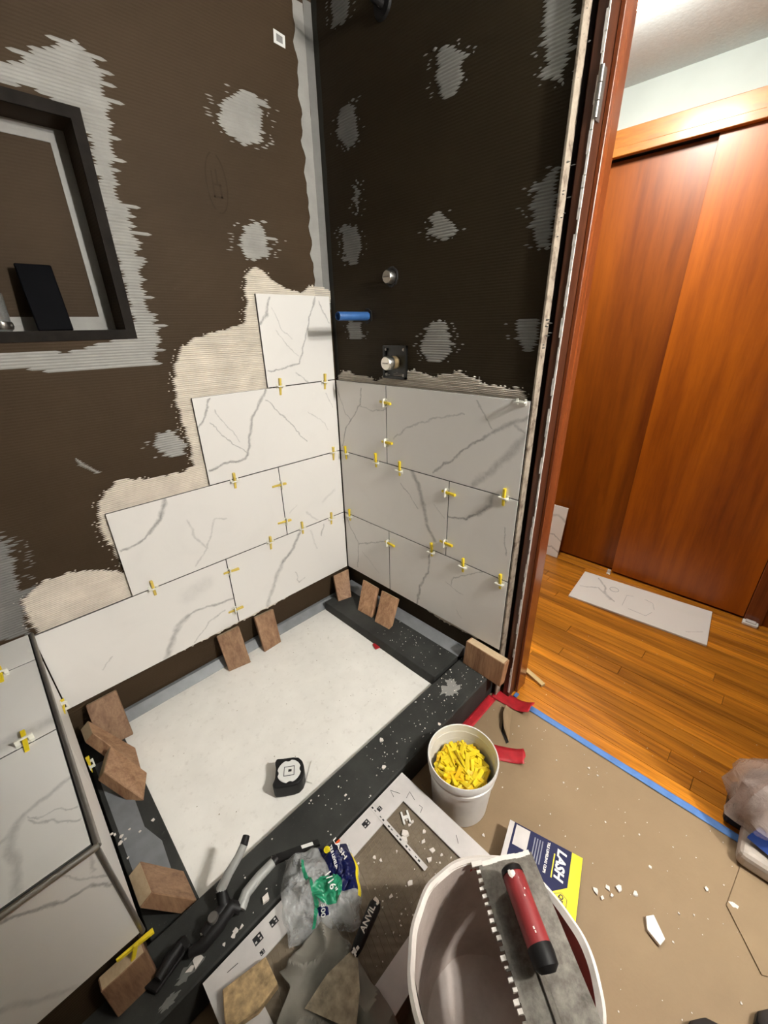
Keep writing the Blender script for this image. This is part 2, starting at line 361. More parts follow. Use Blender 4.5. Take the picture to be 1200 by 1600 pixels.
while x < HX1+0.05:
    y = HY0 - rr.uniform(0, 0.9)
    while y < HY1:
        L = rr.choice((0.6, 0.85, 1.1, 1.4)); y0, y1 = max(y, HY0), min(y+L, HY1)
        if y1-y0 > 0.03:
            k = round(y1-y0, 3)
            if k not in _pm: _pm[k] = MB().box((0, 0, 0), (PWID-0.0012, k-0.0012, 0.014)).mesh('plank', M_oak, bevel=0.0008)
            link(_pm[k], 'plank', floor_hall, Matrix.Translation((x+PWID/2, (y0+y1)/2, -0.007+rr.uniform(-0.0003, 0.0003))))
        y += L
    x += PWID

# ------------------------------------------------------------------ smears of sealant and thinset: real thin ridged geometry
def strips(name, polys, wall, mat, parent, s=0.0075, jit=0.012, d=0.0016, seed=1, frag=0.0, rough=0.0, plane=None, keep=None):
    r = random.Random(seed); mb = MB(); pl = MW if plane is None else plane
    if rough:
        out = []
        for p in polys:
            q = []
            for i in range(len(p)):
                a, c = V((p[i][0], p[i][1], 0)), V((p[(i+1) % len(p)][0], p[(i+1) % len(p)][1], 0)); n = max(1, int((c-a).length/0.012))
                for k in range(n):
                    e = a.lerp(c, k/n); q.append((e.x+r.uniform(-rough, rough), e.y+r.uniform(-rough, rough)))
            out.append(q)
        polys = out
    def put(u, z, dd): return (u, pl-dd, z) if wall == 'A' else (pl-dd, u, z)
    zs = [p[1] for q in polys for p in q]; z = min(zs); z1 = max(zs)
    def quad(a, c, z, hh, dd):
        t = min(0.012, (c-a)*0.4); hm = z+hh/2
        mb.add([put(a, hm, 0.0002), put(a+t, z, dd*0.3), put(c-t, z, dd*0.3), put(c, hm, 0.0002), put(c-t, z+hh, dd*0.3), put(a+t, z+hh, dd*0.3), put(a+t, hm, dd), put(c-t, hm, dd)],
               [(0,1,6),(0,6,5),(1,2,7,6),(6,7,4,5),(2,3,7),(7,3,4)])
    i = 0
    while z < z1:
        zm = z+s/2; xs = []
        for q in polys:
            for k in range(len(q)):
                (u0, a0), (u1, a1) = q[k], q[(k+1) % len(q)]
                if (a0 <= zm) != (a1 <= zm): xs.append(u0+(zm-a0)*(u1-u0)/(a1-a0))
        xs.sort()
        for a, c in zip(xs[::2], xs[1::2]):
            g = 0.35+1.3*abs(noise.noise(V((seed*3.1, z*30, 0)))); g2 = 0.35+1.3*abs(noise.noise(V((seed*7.7, z*30, 5))))
            a2 = a - (min(r.expovariate(1), 2.6)-0.5)*jit*g; c2 = c + (min(r.expovariate(1), 2.6)-0.5)*jit*g2
            if keep and keep[2] < zm < keep[3]:
                if c2 > keep[1] > a2: a2 = max(a2, keep[1])
                if a2 < keep[0] < c2: c2 = min(c2, keep[0])
            if c2-a2 > 0.003: quad(a2, c2, z, s*1.02, d*r.uniform(0.7, 1.2))
            if frag:
                for e, sg in ((a2, -1), (c2, 1)):
                    if r.random() < frag:
                        k = e+sg*r.uniform(0.004, jit*1.5); l = r.uniform(0.006, jit*1.5); quad(min(k, k+sg*l), max(k, k+sg*l), z+s*0.2, s*r.uniform(0.3, 0.6), d*0.5)
        z += s
    return mb.build(name, mat, parent)
def pa(*pts): return [(q.x, q.z) for q in (ony(px, py, MW) for px, py in pts)]
def pb(*pts): return [(q.y, q.z) for q in (onx(px, py, MW) for px, py in pts)]
inner = pa((0,128),(40,132),(75,150),(105,165),(125,190),(140,230),(150,290),(160,340),(175,390),(190,440),(205,500),(200,520),(180,535),(100,550),(0,552)) + [(-1.17, 1.335), (-1.17, 1.86)]
outer = pa((0,95),(30,92),(60,75),(90,63),(130,68),(150,90),(165,130),(170,160),(175,200),(180,260),(190,310),(205,330),(215,380),(225,440),(240,490),(250,540),(240,570),(180,575),(100,580),(40,578),(0,576)) + [(-1.25, 1.29), (-1.25, 1.93)]
strips('sealant_patch', [outer, inner], 'A', M_grey, wall_back, jit=0.020, seed=2, keep=(NX0-0.03, NX1+0.012, NZ0-0.02, NZ1+0.02))
for k, q in enumerate((((345,155),(375,140),(405,150),(412,190),(410,225),(380,228),(350,205),(340,180)), ((385,350),(405,345),(420,365),(418,400),(395,408),(375,395),(372,370)),
                       ((240,680),(265,672),(290,690),(290,710),(262,715),(240,700)), ((0,835),(15,850),(25,890),(35,930),(42,960),(44,992),(0,1003),(-60,1010),(-60,830)))):
    strips('sealant_patch', [pa(*q)], 'A', M_grey if k < 3 else M_grey2, wall_back, jit=0.018, seed=11+k, frag=0.6)
def band(name, u0, u1, z0, z1, mat, wob, seed):
    n = 60; e0 = [(u0+wob*noise.noise(V((seed, k*0.35, 0))), MW-0.0012, z0+(z1-z0)*k/n) for k in range(n+1)]; e1 = [(u1, MW-0.0012, z0+(z1-z0)*k/n) for k in range(n+1)]
    return MB().add(e0+e1, [(k, k+1, n+2+k, n+1+k) for k in range(n)]).build(name, mat, wall_back)
band('corner_seal', -0.062, -0.022, 1.42, 2.262, M_grey, 0.014, 3)
band('corner_seal', -0.022, 0.010, 1.42, 2.275, M_grey2, 0.003, 5)
strips('sealant_patch', [pa((116,716),(124,718),(158,738),(150,740),(122,728))], 'A', M_grey, wall_back, s=0.004, jit=0.004, seed=23, d=0.003)
for k, q in enumerate((((683,75),(700,68),(725,80),(725,115),(715,145),(690,158),(680,130),(683,100)), ((850,-10),(905,-10),(890,90),(878,135),(855,120),(848,80),(845,40)),
    ((530,170),(548,158),(560,185),(560,215),(545,235),(525,215)), ((872,255),(850,275),(835,300),(828,350),(835,385),(860,390),(878,262)), ((675,335),(690,330),(705,345),(718,360),(700,375),(680,375),(672,355)),
    ((533,350),(560,355),(568,385),(560,410),(545,415),(535,390)), ((543,500),(565,505),(567,530),(545,530)), ((670,505),(690,500),(705,525),(708,550),(690,565),(665,565),(655,540)),
    ((805,500),(846,498),(838,550),(815,548),(805,520)), ((515,-10),(550,-10),(540,35),(520,45)), ((557,280),(561,310),(559,340),(555,310)))):
    strips('sealant_patch', [[(max(u, DY0+0.004), z) for u, z in pb(*q)]], 'B', M_grey2 if k not in (0, 1, 4, 7) else M_grey, wall_right, jit=0.013, seed=41+k, frag=0.5)
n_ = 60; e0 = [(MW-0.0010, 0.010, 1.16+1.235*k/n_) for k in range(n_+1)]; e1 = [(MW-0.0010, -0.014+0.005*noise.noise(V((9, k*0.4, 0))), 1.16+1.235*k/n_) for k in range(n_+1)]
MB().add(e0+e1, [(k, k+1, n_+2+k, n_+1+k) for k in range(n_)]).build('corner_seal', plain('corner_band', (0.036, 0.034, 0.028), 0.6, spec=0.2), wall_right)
bedA = pa((530,455),(515,452),(500,449),(485,445),(470,456),(450,450),(432,442),(415,425),(395,417),(381,430),(383,470),(380,505),(350,515),(300,530),(280,545),(270,575),(272,620),(282,660),(296,700),(300,728),(290,736),(260,742),(225,748),(182,750),(160,770),(150,800),(155,830),(172,855),(188,885),(196,893),(150,890),(110,893),(75,905),(50,920),(33,940),(40,965),(58,992)) + [(-1.19, 0.50), (-0.90, 0.50), (-0.90, 0.80), (-0.57, 0.80), (-0.57, 1.12), (-0.30, 1.12), (-0.30, 1.43), (0.0, 1.43)]
strips('thinset_bed', [bedA], 'A', M_cream, wall_back, s=0.006, jit=0.005, d=0.003, seed=71, frag=0.35, rough=0.005)
bedB = pb((526,586),(545,578),(560,585),(588,594),(600,587),(640,578),(680,590),(715,579),(740,590),(780,604),(822,608))
bedB = [(max(u, DY0+0.003), z) for u, z in bedB] + [(DY0+0.003, 1.12), (0.005, 1.12)]
strips('thinset_bed', [bedB], 'B', M_creamB, wall_right, s=0.005, jit=0.006, d=0.004, seed=72, frag=0.4, rough=0.007)
strips('thinset_squeeze', [[(-1.0, ZT+0.004), (-0.16, ZT+0.004), (-0.3, ZT-0.006), (-0.5, ZT-0.012), (-0.8, ZT-0.008)]], 'A', M_cream, wall_back, s=0.004, jit=0.004, d=0.004, seed=73, rough=0.005)
strips('thinset_squeeze', [[(-0.42, ZT+0.004), (-0.86, ZT+0.004), (-0.78, ZT-0.012), (-0.6, ZT-0.02), (-0.5, ZT-0.008)]], 'B', M_creamB, wall_right, s=0.004, jit=0.006, d=0.004, seed=74, rough=0.004)
# faint printed emblem on the membrane
emb = MB(); ec = V((-0.394, MW-0.0004, 1.755))
M_emb = plain('membrane_print', (0.034, 0.0215, 0.012), 0.6, spec=0.1)
for i in range(40):
    if i in (8, 9, 10, 27, 28): continue
    a0, a1 = 2*math.pi*i/40, 2*math.pi*(i+1)/40
    emb.prism([ec+V((ca*rx, 0, sa*rz)) for ca, sa, rx, rz in ((math.cos(a0), math.sin(a0), .034, .076), (math.cos(a1), math.sin(a1), .034, .076), (math.cos(a1), math.sin(a1), .030, .071), (math.cos(a0), math.sin(a0), .030, .071))], (0, 0.0006, 0))
for (x0, z0, x1, z1) in ((-.014,-.035,-.010,.03),(-.014,-.035,.014,-.030),(.008,-.035,.014,.0),(-.01,-.004,.012,.0),(0.0,0.0,.005,.035)):
    emb.span((ec.x+x0, ec.y, ec.z+z0), (ec.x+x1, ec.y+0.0006, ec.z+z1))
tag(emb.build('emblem', M_emb, wall_back), 'faint dark oval emblem printed on the membrane')
# paper-thin sticker
q = [ony(px, py, MW-0.0006) for px, py in ((427,44),(445,56),(446,76),(428,66))]
st = MB().prism([tuple(p) for p in q], (0, 0.0006, 0)).build('wall_label', M_white); tag(st, 'small white square sticker high on the membrane near the corner', 'sticker')
c0 = (q[0]+q[1]+q[2]+q[3])/4
MB().prism([tuple(c0+(p-c0)*0.55+V((0, -0.0004, 0))) for p in q], (0, 0.0004, 0)).build('printed_square', plain('grey_ink', (0.25, 0.24, 0.23), 0.6), st)
# niche: pale sealing band round its back panel
nb = MB(); yb = ND
for a, c in (((NX0, yb-0.002, NZ0), (NX1, yb, NZ0+0.035)), ((NX0, yb-0.002, NZ1-0.03), (NX1, yb, NZ1)), ((NX1-0.035, yb-0.002, NZ0+0.035), (NX1, yb, NZ1-0.03)), ((NX0, yb-0.002, NZ0+0.035), (NX0+0.035, yb, NZ1-0.03))):
    nb.span(a, c)
tag(nb.build('niche_band', M_grey, wall_back), 'pale sealing band round the niche back')
lip = MB()
for a, c in (((NX0-0.03, MW-0.004, NZ0-0.025), (NX1+0.025, MW+0.001, NZ0)), ((NX0-0.03, MW-0.004, NZ1), (NX1+0.025, MW+0.001, NZ1+0.025)), ((NX1, MW-0.004, NZ0), (NX1+0.025, MW+0.001, NZ1)), ((NX0-0.03, MW-0.004, NZ0), (NX0, MW+0.001, NZ1))):
    lip.span(a, c)
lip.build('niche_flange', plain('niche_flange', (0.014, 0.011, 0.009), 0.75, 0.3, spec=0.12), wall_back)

# ------------------------------------------------------------------ tiles
TT = 0.0095; G = 0.0036
AX = {'A': ((1,0,0), (0,0,1), (0,-1,0)), 'B': ((0,-1,0), (0,0,1), (-1,0,0)), 'T': ((1,0,0), (0,1,0), (0,0,1)), 'S': ((0,1,0), (0,0,1), (1,0,0))}
def tile(kind, origin, u0, u1, v0, v1, parent, veins=(), fl=0.0, gap=G, base=(0.79, 0.76, 0.725)):
    """a tile in plane `kind` with its face through `origin`; u,v are in-plane coordinates measured along the plane's axes from the world origin"""
    X, Y, Z = (V(k) for k in AX[kind]); cu, cv = (u0+u1)/2, (v0+v1)/2
    o = V(origin); on = o.dot(Z)
    c = X*cu + Y*cv + Z*(on - TT/2 + fl)
    polys = []
    for wd, st, pts in veins:
        pl = []
        for px, py in pts:
            v = ray(px, py); p = CAM + v*((on-CAM.dot(Z))/v.dot(Z)); pl.append((p.dot(X)-cu, p.dot(Y)-cv))
        polys.append((wd, st, pl))
    m = marble(polys, base)
    me = MB().box((0,0,0), (u1-u0-gap, v1-v0-gap, TT)).mesh('tile', m, bevel=0.0006)
    me.materials.append(M_shade_side)
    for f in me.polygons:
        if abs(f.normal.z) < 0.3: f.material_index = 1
    return link(me, 'tile', parent, axes(c, X, Y, Z))
def sc(k, ox, oy, pts): return [(ox+a/k, oy+c/k) for a, c in pts]
A3 = lambda *p: sc(4.286, 280, 560, p)
A1 = lambda *p: sc(2.0, 0, 0, p)
A0 = lambda *p: sc(2.182, 0, 550, p)
B4 = lambda *p: sc(2.667, 450, 550, p)
L0 = lambda *p: sc(4.573, 0, 950, p)
L8 = lambda *p: sc(3.636, 0, 1280, p)
O = (0,0,0); Z = [ZT+k*H for k in range(5)]
tile('A', O, -0.322, -0.002, Z[3], Z[4]+0.006, wall_back, [(.005,.55,A1((985,930),(960,1020),(945,1100),(935,1135),(890,1150),(840,1160))), (.007,.6,A1((842,935),(832,985),(815,1012))), (.003,.3,A1((850,965),(880,1030),(912,1060))), (.003,.3,A1((865,1035),(900,1080),(935,1112))), (.004,.4,A1((995,945),(1030,1010))), (.004,.4,A1((925,1165),(965,1195)))])
tile('A', O, -0.6045, -0.002, Z[2], Z[3], wall_back, [(.006,.6,A3((200,275),(185,350),(160,410),(135,455))), (.009,.55,A3((575,215),(530,310),(485,400),(480,480),(470,580),(455,640))), (.007,.65,A3((455,640),(440,668),(390,690),(300,700),(200,755))), (.004,.5,A3((580,275),(625,310),(680,375),(740,430),(790,485),(855,550))), (.003,.5,A3((205,430),(250,460),(275,510),(380,595),(450,630))), (.003,.35,A3((235,345),(290,430),(350,485),(410,560))), (.003,.3,A3((865,365),(940,400),(1000,475))), (.003,.35,A3((980,235),(1030,320)))])
tile('A', O, -0.322-T, -0.322, Z[1], Z[2], wall_back, [(.011,.6,A0((562,505),(545,570),(510,620))), (.006,.6,A0((510,620),(470,655),(410,682))), (.006,.25,A0((640,575),(665,630),(705,668))), (.006,.25,A0((770,568),(735,570),(720,625),(695,680),(665,730)))])
tile('A', O, -0.322, -0.002, Z[1], Z[2], wall_back, [(.004,.2,A3((790,980),(740,1040))), (.006,.2,A3((850,1030),(930,1085))), (.01,.15,A3((1040,880),(960,960)))])
tile('A', O, -0.602, -0.002, Z[0], Z[1], wall_back, [(.012,.6,A0((1022,618),(1000,670),(962,720))), (.016,.42,A0((962,720),(935,790),(912,865))), (.006,.5,A0((1105,590),(1095,625))), (.004,.35,A0((1008,750),(1020,785),(1040,770))), (.006,.2,A0((1060,610),(1080,670)))])
tile('A', O, -1.2030, -0.602, Z[0], Z[1], wall_back, [(.008,.55,A0((800,838),(740,860),(665,885),(635,905))), (.018,.45,A0((640,900),(610,930),(592,975),(570,1040))), (.05,.14,A0((700,790),(640,830))), (.005,.35,A0((765,880),(710,920),(665,990))), (.004,.3,A0((385,1040),(350,1085)))])
bB = (0.66, 0.65, 0.62)
tile('B', O, 0.002, 0.2975, Z[2], Z[3], wall_right, [(.005,.6,B4((305,150),(300,220),(270,270),(240,320),(228,390))), (.004,.4,B4((205,150),(240,260),(262,280))), (.004,.4,B4((300,225),(345,245),(410,240)))])
tile('B', O, 0.2975, -DY0, Z[2], Z[3], wall_right, [(.007,.55,B4((605,505),(650,465),(700,440),(740,400),(800,370),(860,330))), (.012,.4,B4((860,330),(930,300),(1010,275))), (.005,.35,B4((440,360),(490,320),(560,290),(640,275),(730,258))), (.004,.4,B4((790,205),(830,280),(850,320))), (.02,.35,B4((995,350),(900,450),(830,510),(770,550))), (.008,.35,B4((945,310),(990,345)))])
tile('B', O, 0.002, 0.6078, Z[1], Z[2], wall_right, [(.016,.55,B4((515,495),(545,560),(565,640))), (.013,.55,B4((565,640),(578,720),(612,790))), (.004,.45,B4((470,545),(510,600),(540,650))), (.003,.25,B4((610,640),(650,690)))])
tile('B', O, 0.6078, -DY0, Z[1], Z[2], wall_right, [(.006,.65,B4((668,688),(740,695),(790,675),(840,640))), (.014,.5,B4((790,675),(840,640),(850,600))), (.004,.4,B4((905,730),(900,800),(910,850)))])
tile('B', O, 0.002, 0.301, Z[0], Z[1], wall_right, [(.004,.5,B4((245,690),(265,740),(295,795),(292,850),(290,895))), (.005,.4,B4((295,800),(350,795),(415,785))), (.003,.3,B4((310,830),(380,920)))])
tile('B', O, 0.301, -DY0, Z[0], Z[1], wall_right, [(.008,.6,B4((592,840),(580,920),(550,980),(538,1045))), (.007,.45,B4((665,825),(730,865))), (.004,.45,B4((820,910),(740,935),(690,942),(680,970))), (.003,.35,B4((660,960),(725,1012))), (.003,.3,B4((700,1075),(725,1110)))])

# ------------------------------------------------------------------ bench
BT, BX, BY = 0.550, -1.204, -0.763
bench = thing('shower_bench', 'shower bench clad in white marble-look tiles with metal edge trim', 'bench', (XL/2+BX/2, BY/2, 0))

def kid(o, root): o.parent = root; o.matrix_basis = Matrix.Translation(-root.location) @ o.matrix_basis; return o
kid(MB().span((XL, BY+TT+0.002, 0.09), (BX-TT-0.002, MW-0.001, BT-TT-0.001)).build('core', M_mem), bench)
JY = (-0.135, -0.4385)
tv = {0: [], 1: [(.03,.32,L0((400,780),(250,860),(100,930),(-20,1000)))],
      2: [(.009,.35,L0((500,1225),(400,1300),(290,1390),(200,1470),(110,1570))), (.003,.35,L0((210,1500),(290,1490),(380,1450),(560,1412))), (.004,.4,L0((210,1520),(330,1530),(570,1515))), (.012,.3,L8((130,0),(80,60),(60,140),(80,230),(100,330),(85,430))), (.008,.25,L8((100,40),(0,150)))]}
ys = [MW-0.004, JY[0], JY[1], BY+0.004]
for k in range(3):
    for (x0, x1) in ((-1.53, BX-0.004), (XL, -1.53)):
        kid(tile('T', (0,0,BT), x0, x1, ys[k+1], ys[k], None, tv[k] if x1 > -1.4 else []), bench)
kid(tile('A', (0,BY,0), -1.53, BX-0.003, 0.240, BT-0.012, None, [(.006,.55,L8((0,600),(160,530),(250,495),(360,465),(440,420),(515,375),(630,372))), (.004,.35,L8((330,325),(450,335),(600,328))), (.006,.3,L8((525,190),(530,290))), (.012,.25,L8((0,1090),(200,1030),(380,980),(520,940)))]), bench)
kid(tile('A', (0,BY,0), XL, -1.53, 0.240, BT-0.012, None), bench)
kid(tile('S', (BX,0,0), -0.40, -0.010, ZT, BT-0.008, None), bench)
kid(tile('S', (BX,0,0), BY+0.003, -0.40, ZT, BT-0.008, None), bench)
kid(MB().tube([(XL, BY-0.003, BT-0.005), (BX+0.004, BY-0.003, BT-0.005)], 0.0058, 14).build('edge_trim', M_chrome, smooth=True), bench)
kid(MB().tube([(BX+0.002, BY-0.003, BT-0.005), (BX+0.002, MW-0.003, BT-0.005)], 0.0055, 14).build('edge_trim', M_chromedull, smooth=True), bench)
kid(MB().tube([(BX-0.001, BY+0.001, 0.237), (BX-0.001, BY+0.001, BT-0.010)], 0.005, 12).build('edge_trim', M_chromedull, smooth=True), bench)

# ------------------------------------------------------------------ shower tray and curb
PZ, SZ, CZ = 0.082, 0.128, 0.114
CY0, CY1 = -0.722, -0.860
PX0, PX1 = -1.098, -0.187
tray = thing('shower_tray', 'off-white shower tray board with black foam borders', 'shower tray', (-0.65, -0.36, 0))
gm = MB(); nx, ny = 40, 30; vs = []
for j in range(ny+1):
    for i in range(nx+1):
        u, v = i/nx, j/ny; X = PX0+(PX1-PX0+0.006)*u; Y = CY0+0.002+(-0.012-CY0)*v
        vs.append((X, Y, PZ + 0.0025*noise.noise(V((X*6, Y*6, 0))) - 0.004*math.sin(math.pi*u)*math.sin(math.pi*v)))
gm.add(vs, [(j*(nx+1)+i, j*(nx+1)+i+1, (j+1)*(nx+1)+i+1, (j+1)*(nx+1)+i) for j in range(ny) for i in range(nx)])
kid(gm.build('tray_board', M_pan, smooth=True), tray)
kid(MB().span((XL, CY0, 0.001), (MW-0.001, MW-0.001, PZ-0.012)).build('tray_base', M_black), tray)
kid(MB().span((PX1, CY0+0.006, PZ-0.02), (-0.030, -0.035, SZ)).build('foam_border', M_black, bevel=0.002), tray)
kid(MB().span((BX-0.004, CY0+0.001, PZ-0.02), (PX0, -0.030, 0.098)).build('foam_border', M_black, bevel=0.002), tray)
kid(MB().prism([(0.010, MW-0.002, 0.112), (0.010, -0.004, 0.112), (0.010, -0.034, PZ+0.003), (0.010, MW-0.002, PZ-0.02)], (BX, 0, 0)).build('seal_band', M_seal), tray)
kid(MB().prism([(MW-0.002, -0.01, 0.150), (-0.002, -0.01, 0.150), (-0.038, -0.01, SZ+0.001), (MW-0.002, -0.01, SZ-0.03)], (0, CY0+0.012, 0)).build('seal_band', M_seal), tray)
gl = MB(); pts = [(-1.195,-.14),(-1.15,-.15),(-1.135,-.30),(-1.14,-.45),(-1.118,-.52),(-1.125,-.62),(-1.195,-.64)]
kid(gl.prism([(a, c, 0.0985) for a, c in pts], (0, 0, 0.001)).build('seal_smear', M_seal), tray)
curb = MB().span((XL, CY1, 0.0), (MW-0.002, CY0, CZ)).build('shower_curb', M_black, bevel=0.004)
tag(curb, 'low black foam shower curb speckled with white debris', 'curb')
def blob(c, rx, ry, seed, n=26, amp=0.45):
    r = random.Random(seed); return [(c[0]+rx*math.cos(2*math.pi*i/n)*(1+amp*r.uniform(-1, .6)), c[1]+ry*math.sin(2*math.pi*i/n)*(1+amp*r.uniform(-1, .6))) for i in range(n)]
for (cx, cy, rx, ry, sd) in ((-.182,-.788,.045,.030,1), (-.155,-.770,.02,.02,2), (-1.16,-.83,.03,.012,3), (-1.21,-.845,.02,.008,6)):
    bp0 = [(a, min(max(c, CY1+0.003), CY0-0.003), CZ+0.0004) for a, c in blob((cx, cy), rx, ry, sd)]
    MB().add(bp0+[(cx, cy, CZ+0.0016)], [(i, (i+1) % len(bp0), len(bp0)) for i in range(len(bp0))]).build('sealant_smear', M_grey if sd < 3 else M_grey2, curb)

# ------------------------------------------------------------------ doorway edge: plaster return, studs, jamb, hinge
struct(MB().span((0.002, DY0-0.007, 0.0), (0.036, DY0-0.0005, DZ+0.03)).build('trim_1', M_plaster, bevel=0.001), 'broken plaster edge beside the doorway')
struct(MB().span((0.036, DY0-0.002, 0.0), (0.075, DY0+0.02, DZ)).build('trim_2', M_dark), 'dark gap behind the door jamb')
struct(MB().span((0.070, DY0-0.014, 0.0), (0.090, DY0+0.01, DZ)).build('trim_3', M_jambdk), 'bare brown stud edge')
JYF = -0.922
jamb = struct(MB().span((0.030, JYF, 0.0), (MW+0.130, JYF+0.024, DZ)).span((0.030, DY1-0.004, 0.0), (MW+0.130, DY1-0.028, DZ)).span((0.030, DY1-0.004, DZ), (MW+0.130, JYF+0.024, DZ+0.024)).build('door_jamb_1', M_jambdk), 'dark mahogany door jamb')
MB().span((0.078, JYF-0.012, 0.0), (MW+0.131, JYF-0.0005, DZ)).build('door_stop', M_jamb, jamb, bevel=0.0015)
r = random.Random(5); pe = MB(); z = 0.03
while z < 2.0:
    h = r.uniform(0.012, 0.045); a = r.uniform(0.002, 0.007)
    pe.span((0.0285, JYF-0.0006, z), (0.0300, JYF+a, z+h+0.002)); pe.span((0.029, JYF-0.0009, z), (0.030+r.uniform(0.001, 0.003), JYF, z+h+0.002)); z += h
tag(pe.build('old_paint', M_paintedge, jamb), 'ragged white line of old paint along the jamb edge')
hg = MB().span((0.029, JYF-0.0042, 1.755), (0.052, JYF-0.0024, 1.845)).build('hinge', M_chromedull, jamb); tag(hg, 'worn metal hinge left on the bare jamb')
for k in range(3): MB().lathe([(0.0055, 0), (0.0055, 0.027)], 12, (0.028, JYF-0.003, 1.758+k*0.029), True, True).build('knuckle', M_chromedull, hg, smooth=True)

# ------------------------------------------------------------------ closet in the hall
CX = 1.255
d1 = struct(MB().span((CX+0.030, -0.95, 0.012), (CX+0.050, HY1-0.02, 2.01)).build('door_1', M_closet, bevel=0.001), 'rear sliding closet door of varnished plywood')
d2 = struct(MB().span((CX, -1.515, 0.012), (CX+0.020, -0.905, 2.035)).build('door_2', M_closet, bevel=0.001), 'front sliding closet door of varnished plywood')
struct(MB().span((CX-0.034, HY0, 2.012), (CX+0.02-0.022, HY1, 2.043)).build('trim_4', M_pine, bevel=0.002), 'pine valance strip over the sliding doors')
struct(MB().span((CX-0.012, HY0, 2.046), (CX+0.10, HY1, 2.112)).build('trim_5', M_pine, bevel=0.002), 'knotty pine header over the closet')
struct(MB().span((CX-0.015, -1.585, 0.0), (CX+0.05, -1.517, 2.01)).build('trim_6', M_jamb, bevel=0.002), 'dark wooden closet post')
struct(MB().span((CX-0.005, HY0, 0.0), (CX+0.06, -1.586, 2.01)).build('door_3', M_closet), 'second closet door front')
struct(MB().span((CX+0.051, HY0, 0.0), (CX+0.125, HY1, 2.05)).build('wall_closet_dark', M_dark))

# hall lamp: round ceiling dome
lp = onz(966, -6, 2.2)
lamp = thing('ceiling_lamp', 'glowing white round ceiling lamp in the hall above the closet', 'lamp', (lp.x, lp.y, HZ))
MB().lathe([(0.15, -0.001), (0.15, -0.018), (0.135, -0.022)], 40, (0,0,0), True, True).build('base_ring', M_brass, lamp, smooth=True)
MB().lathe([(0.132, -0.022), (0.125, -0.05), (0.095, -0.08), (0.05, -0.095), (0.0, -0.099)], 32, (0,0,0), True).build('glass_dome', emit('lamp_glow', (1.0, 0.95, 0.86), HALL_EMIT), lamp, smooth=True)
# vanity lamp bar on the wall behind the camera
van = thing('vanity_lamp', 'two-globe lamp bar on the wall behind the camera', 'lamp', (-0.20, YS, 2.00))
MB().span((-0.04, 0.0005, -0.13), (0.04, 0.03, 0.13)).build('back_plate', M_chrome, van, bevel=0.003)
ME = emit('globe_glow', (1.0, 0.975, 0.92), VANITY_EMIT)
for k in (-0.07, 0.07):
    g = MB().lathe([(0.03, 0), (0.03, 0.03)], 16, (0,0,0), True, True, Matrix.Translation((0, 0.03, k)) @ Matrix.Rotation(-math.pi/2, 4, 'X')).build('socket', M_chrome, van, smooth=True)
    MB().lathe([(0.0, -0.03), (0.018, -0.024), (0.0276, -0.012), (0.03, 0.0), (0.0276, 0.012), (0.018, 0.024), (0.0, 0.03)], 18, (0, 0.090, k)).build('globe', ME, van, smooth=True)

# ------------------------------------------------------------------ shower fittings
def rotx(): return Matrix.Rotation(-math.pi/2, 4, 'Y')      # local z -> -x (out of the right wall)
p = onx(574, 494, MW)
pp = thing('pipe_stub', 'bright blue pipe stub sticking out of the right wall', 'pipe', Matrix.Translation(p) @ rotx())
MB().lathe([(0.0, 0.13), (0.011, 0.13), (0.0135, 0.14), (0.0145, 0.138), (0.0145, 0.0)], 20, (0,0,0)).build('pipe', M_pipe, pp, smooth=True)
MB().lathe([(0.0146, 0.001), (0.024, 0.002), (0.026, 0.0)], 20, (0,0,0), wob=0.3).build('pipe_hole', M_dark, pp)
p = onx(619, 566, MW)
vv = thing('shower_valve', 'shower valve in a black square rough-in box just above the grey tiles', 'valve', Matrix.Translation(p) @ rotx())
bx = MB(); S = 0.056
for (a, c) in (((-S,-S,0),(S,-S+.008,.012)), ((-S,S-.008,0),(S,S,.012)), ((-S,-S,0),(-S+.008,S,.012)), ((S-.008,-S,0),(S,S,.012))): bx.span(a, c)
bx.span((-S,-S,0.0004),(S,S,0.003)).build('mounting_box', plain('black_box', (0.006,0.006,0.006), 0.35), vv)
for (a, c) in ((-.043,-.043),(.043,-.043),(-.043,.043),(.043,.043)): MB().lathe([(.005,.003),(.005,.010),(0,.011)], 10, (a,c,0)).build('screw', M_chromedull, vv, smooth=True)
MB().lathe([(0.0, 0.03), (0.022, 0.03), (0.022, 0.003)], 24, (0,0,0)).build('collar', M_brass, vv, smooth=True)
MB().lathe([(0.020, 0.028), (0.0235, 0.03), (0.0235, 0.052), (0.021, 0.056), (0.0, 0.056)], 28, (0,0,0)).build('cap', M_chrome, vv, smooth=True)
MB().span((-.002,-.012,.056),(.002,.012,.0585)).build('cap_mark', M_chromedull, vv)
p = onx(612, 433, MW)
vt = thing('diverter_valve', 'small round chrome valve stem set in a black hole, higher on right wall', 'valve', Matrix.Translation(p) @ rotx())
MB().lathe([(0.0, .001), (0.030, .002), (0.031, 0)], 24, (0,0,0), wob=0.15).build('wall_hole', M_dark, vt)
MB().lathe([(0.024, .002), (0.029, .004), (0.029, 0)], 24, (0,0,0), wob=0.3).build('sealant_ring', M_ink, vt)
MB().lathe([(0.0, 0.026), (0.018, 0.026), (0.0205, 0.022), (0.0205, 0.001)], 24, (0,0,0)).build('stem', M_chrome, vt, smooth=True)
MB().span((-.0015,-.013,.026),(.0015,.013,.028)).build('cap_mark', M_chromedull, vt)
p = onx(598, 6, MW)
sa = thing('shower_pipe', 'black shower arm stub at the top of the right wall', 'pipe', Matrix.Translation(p))
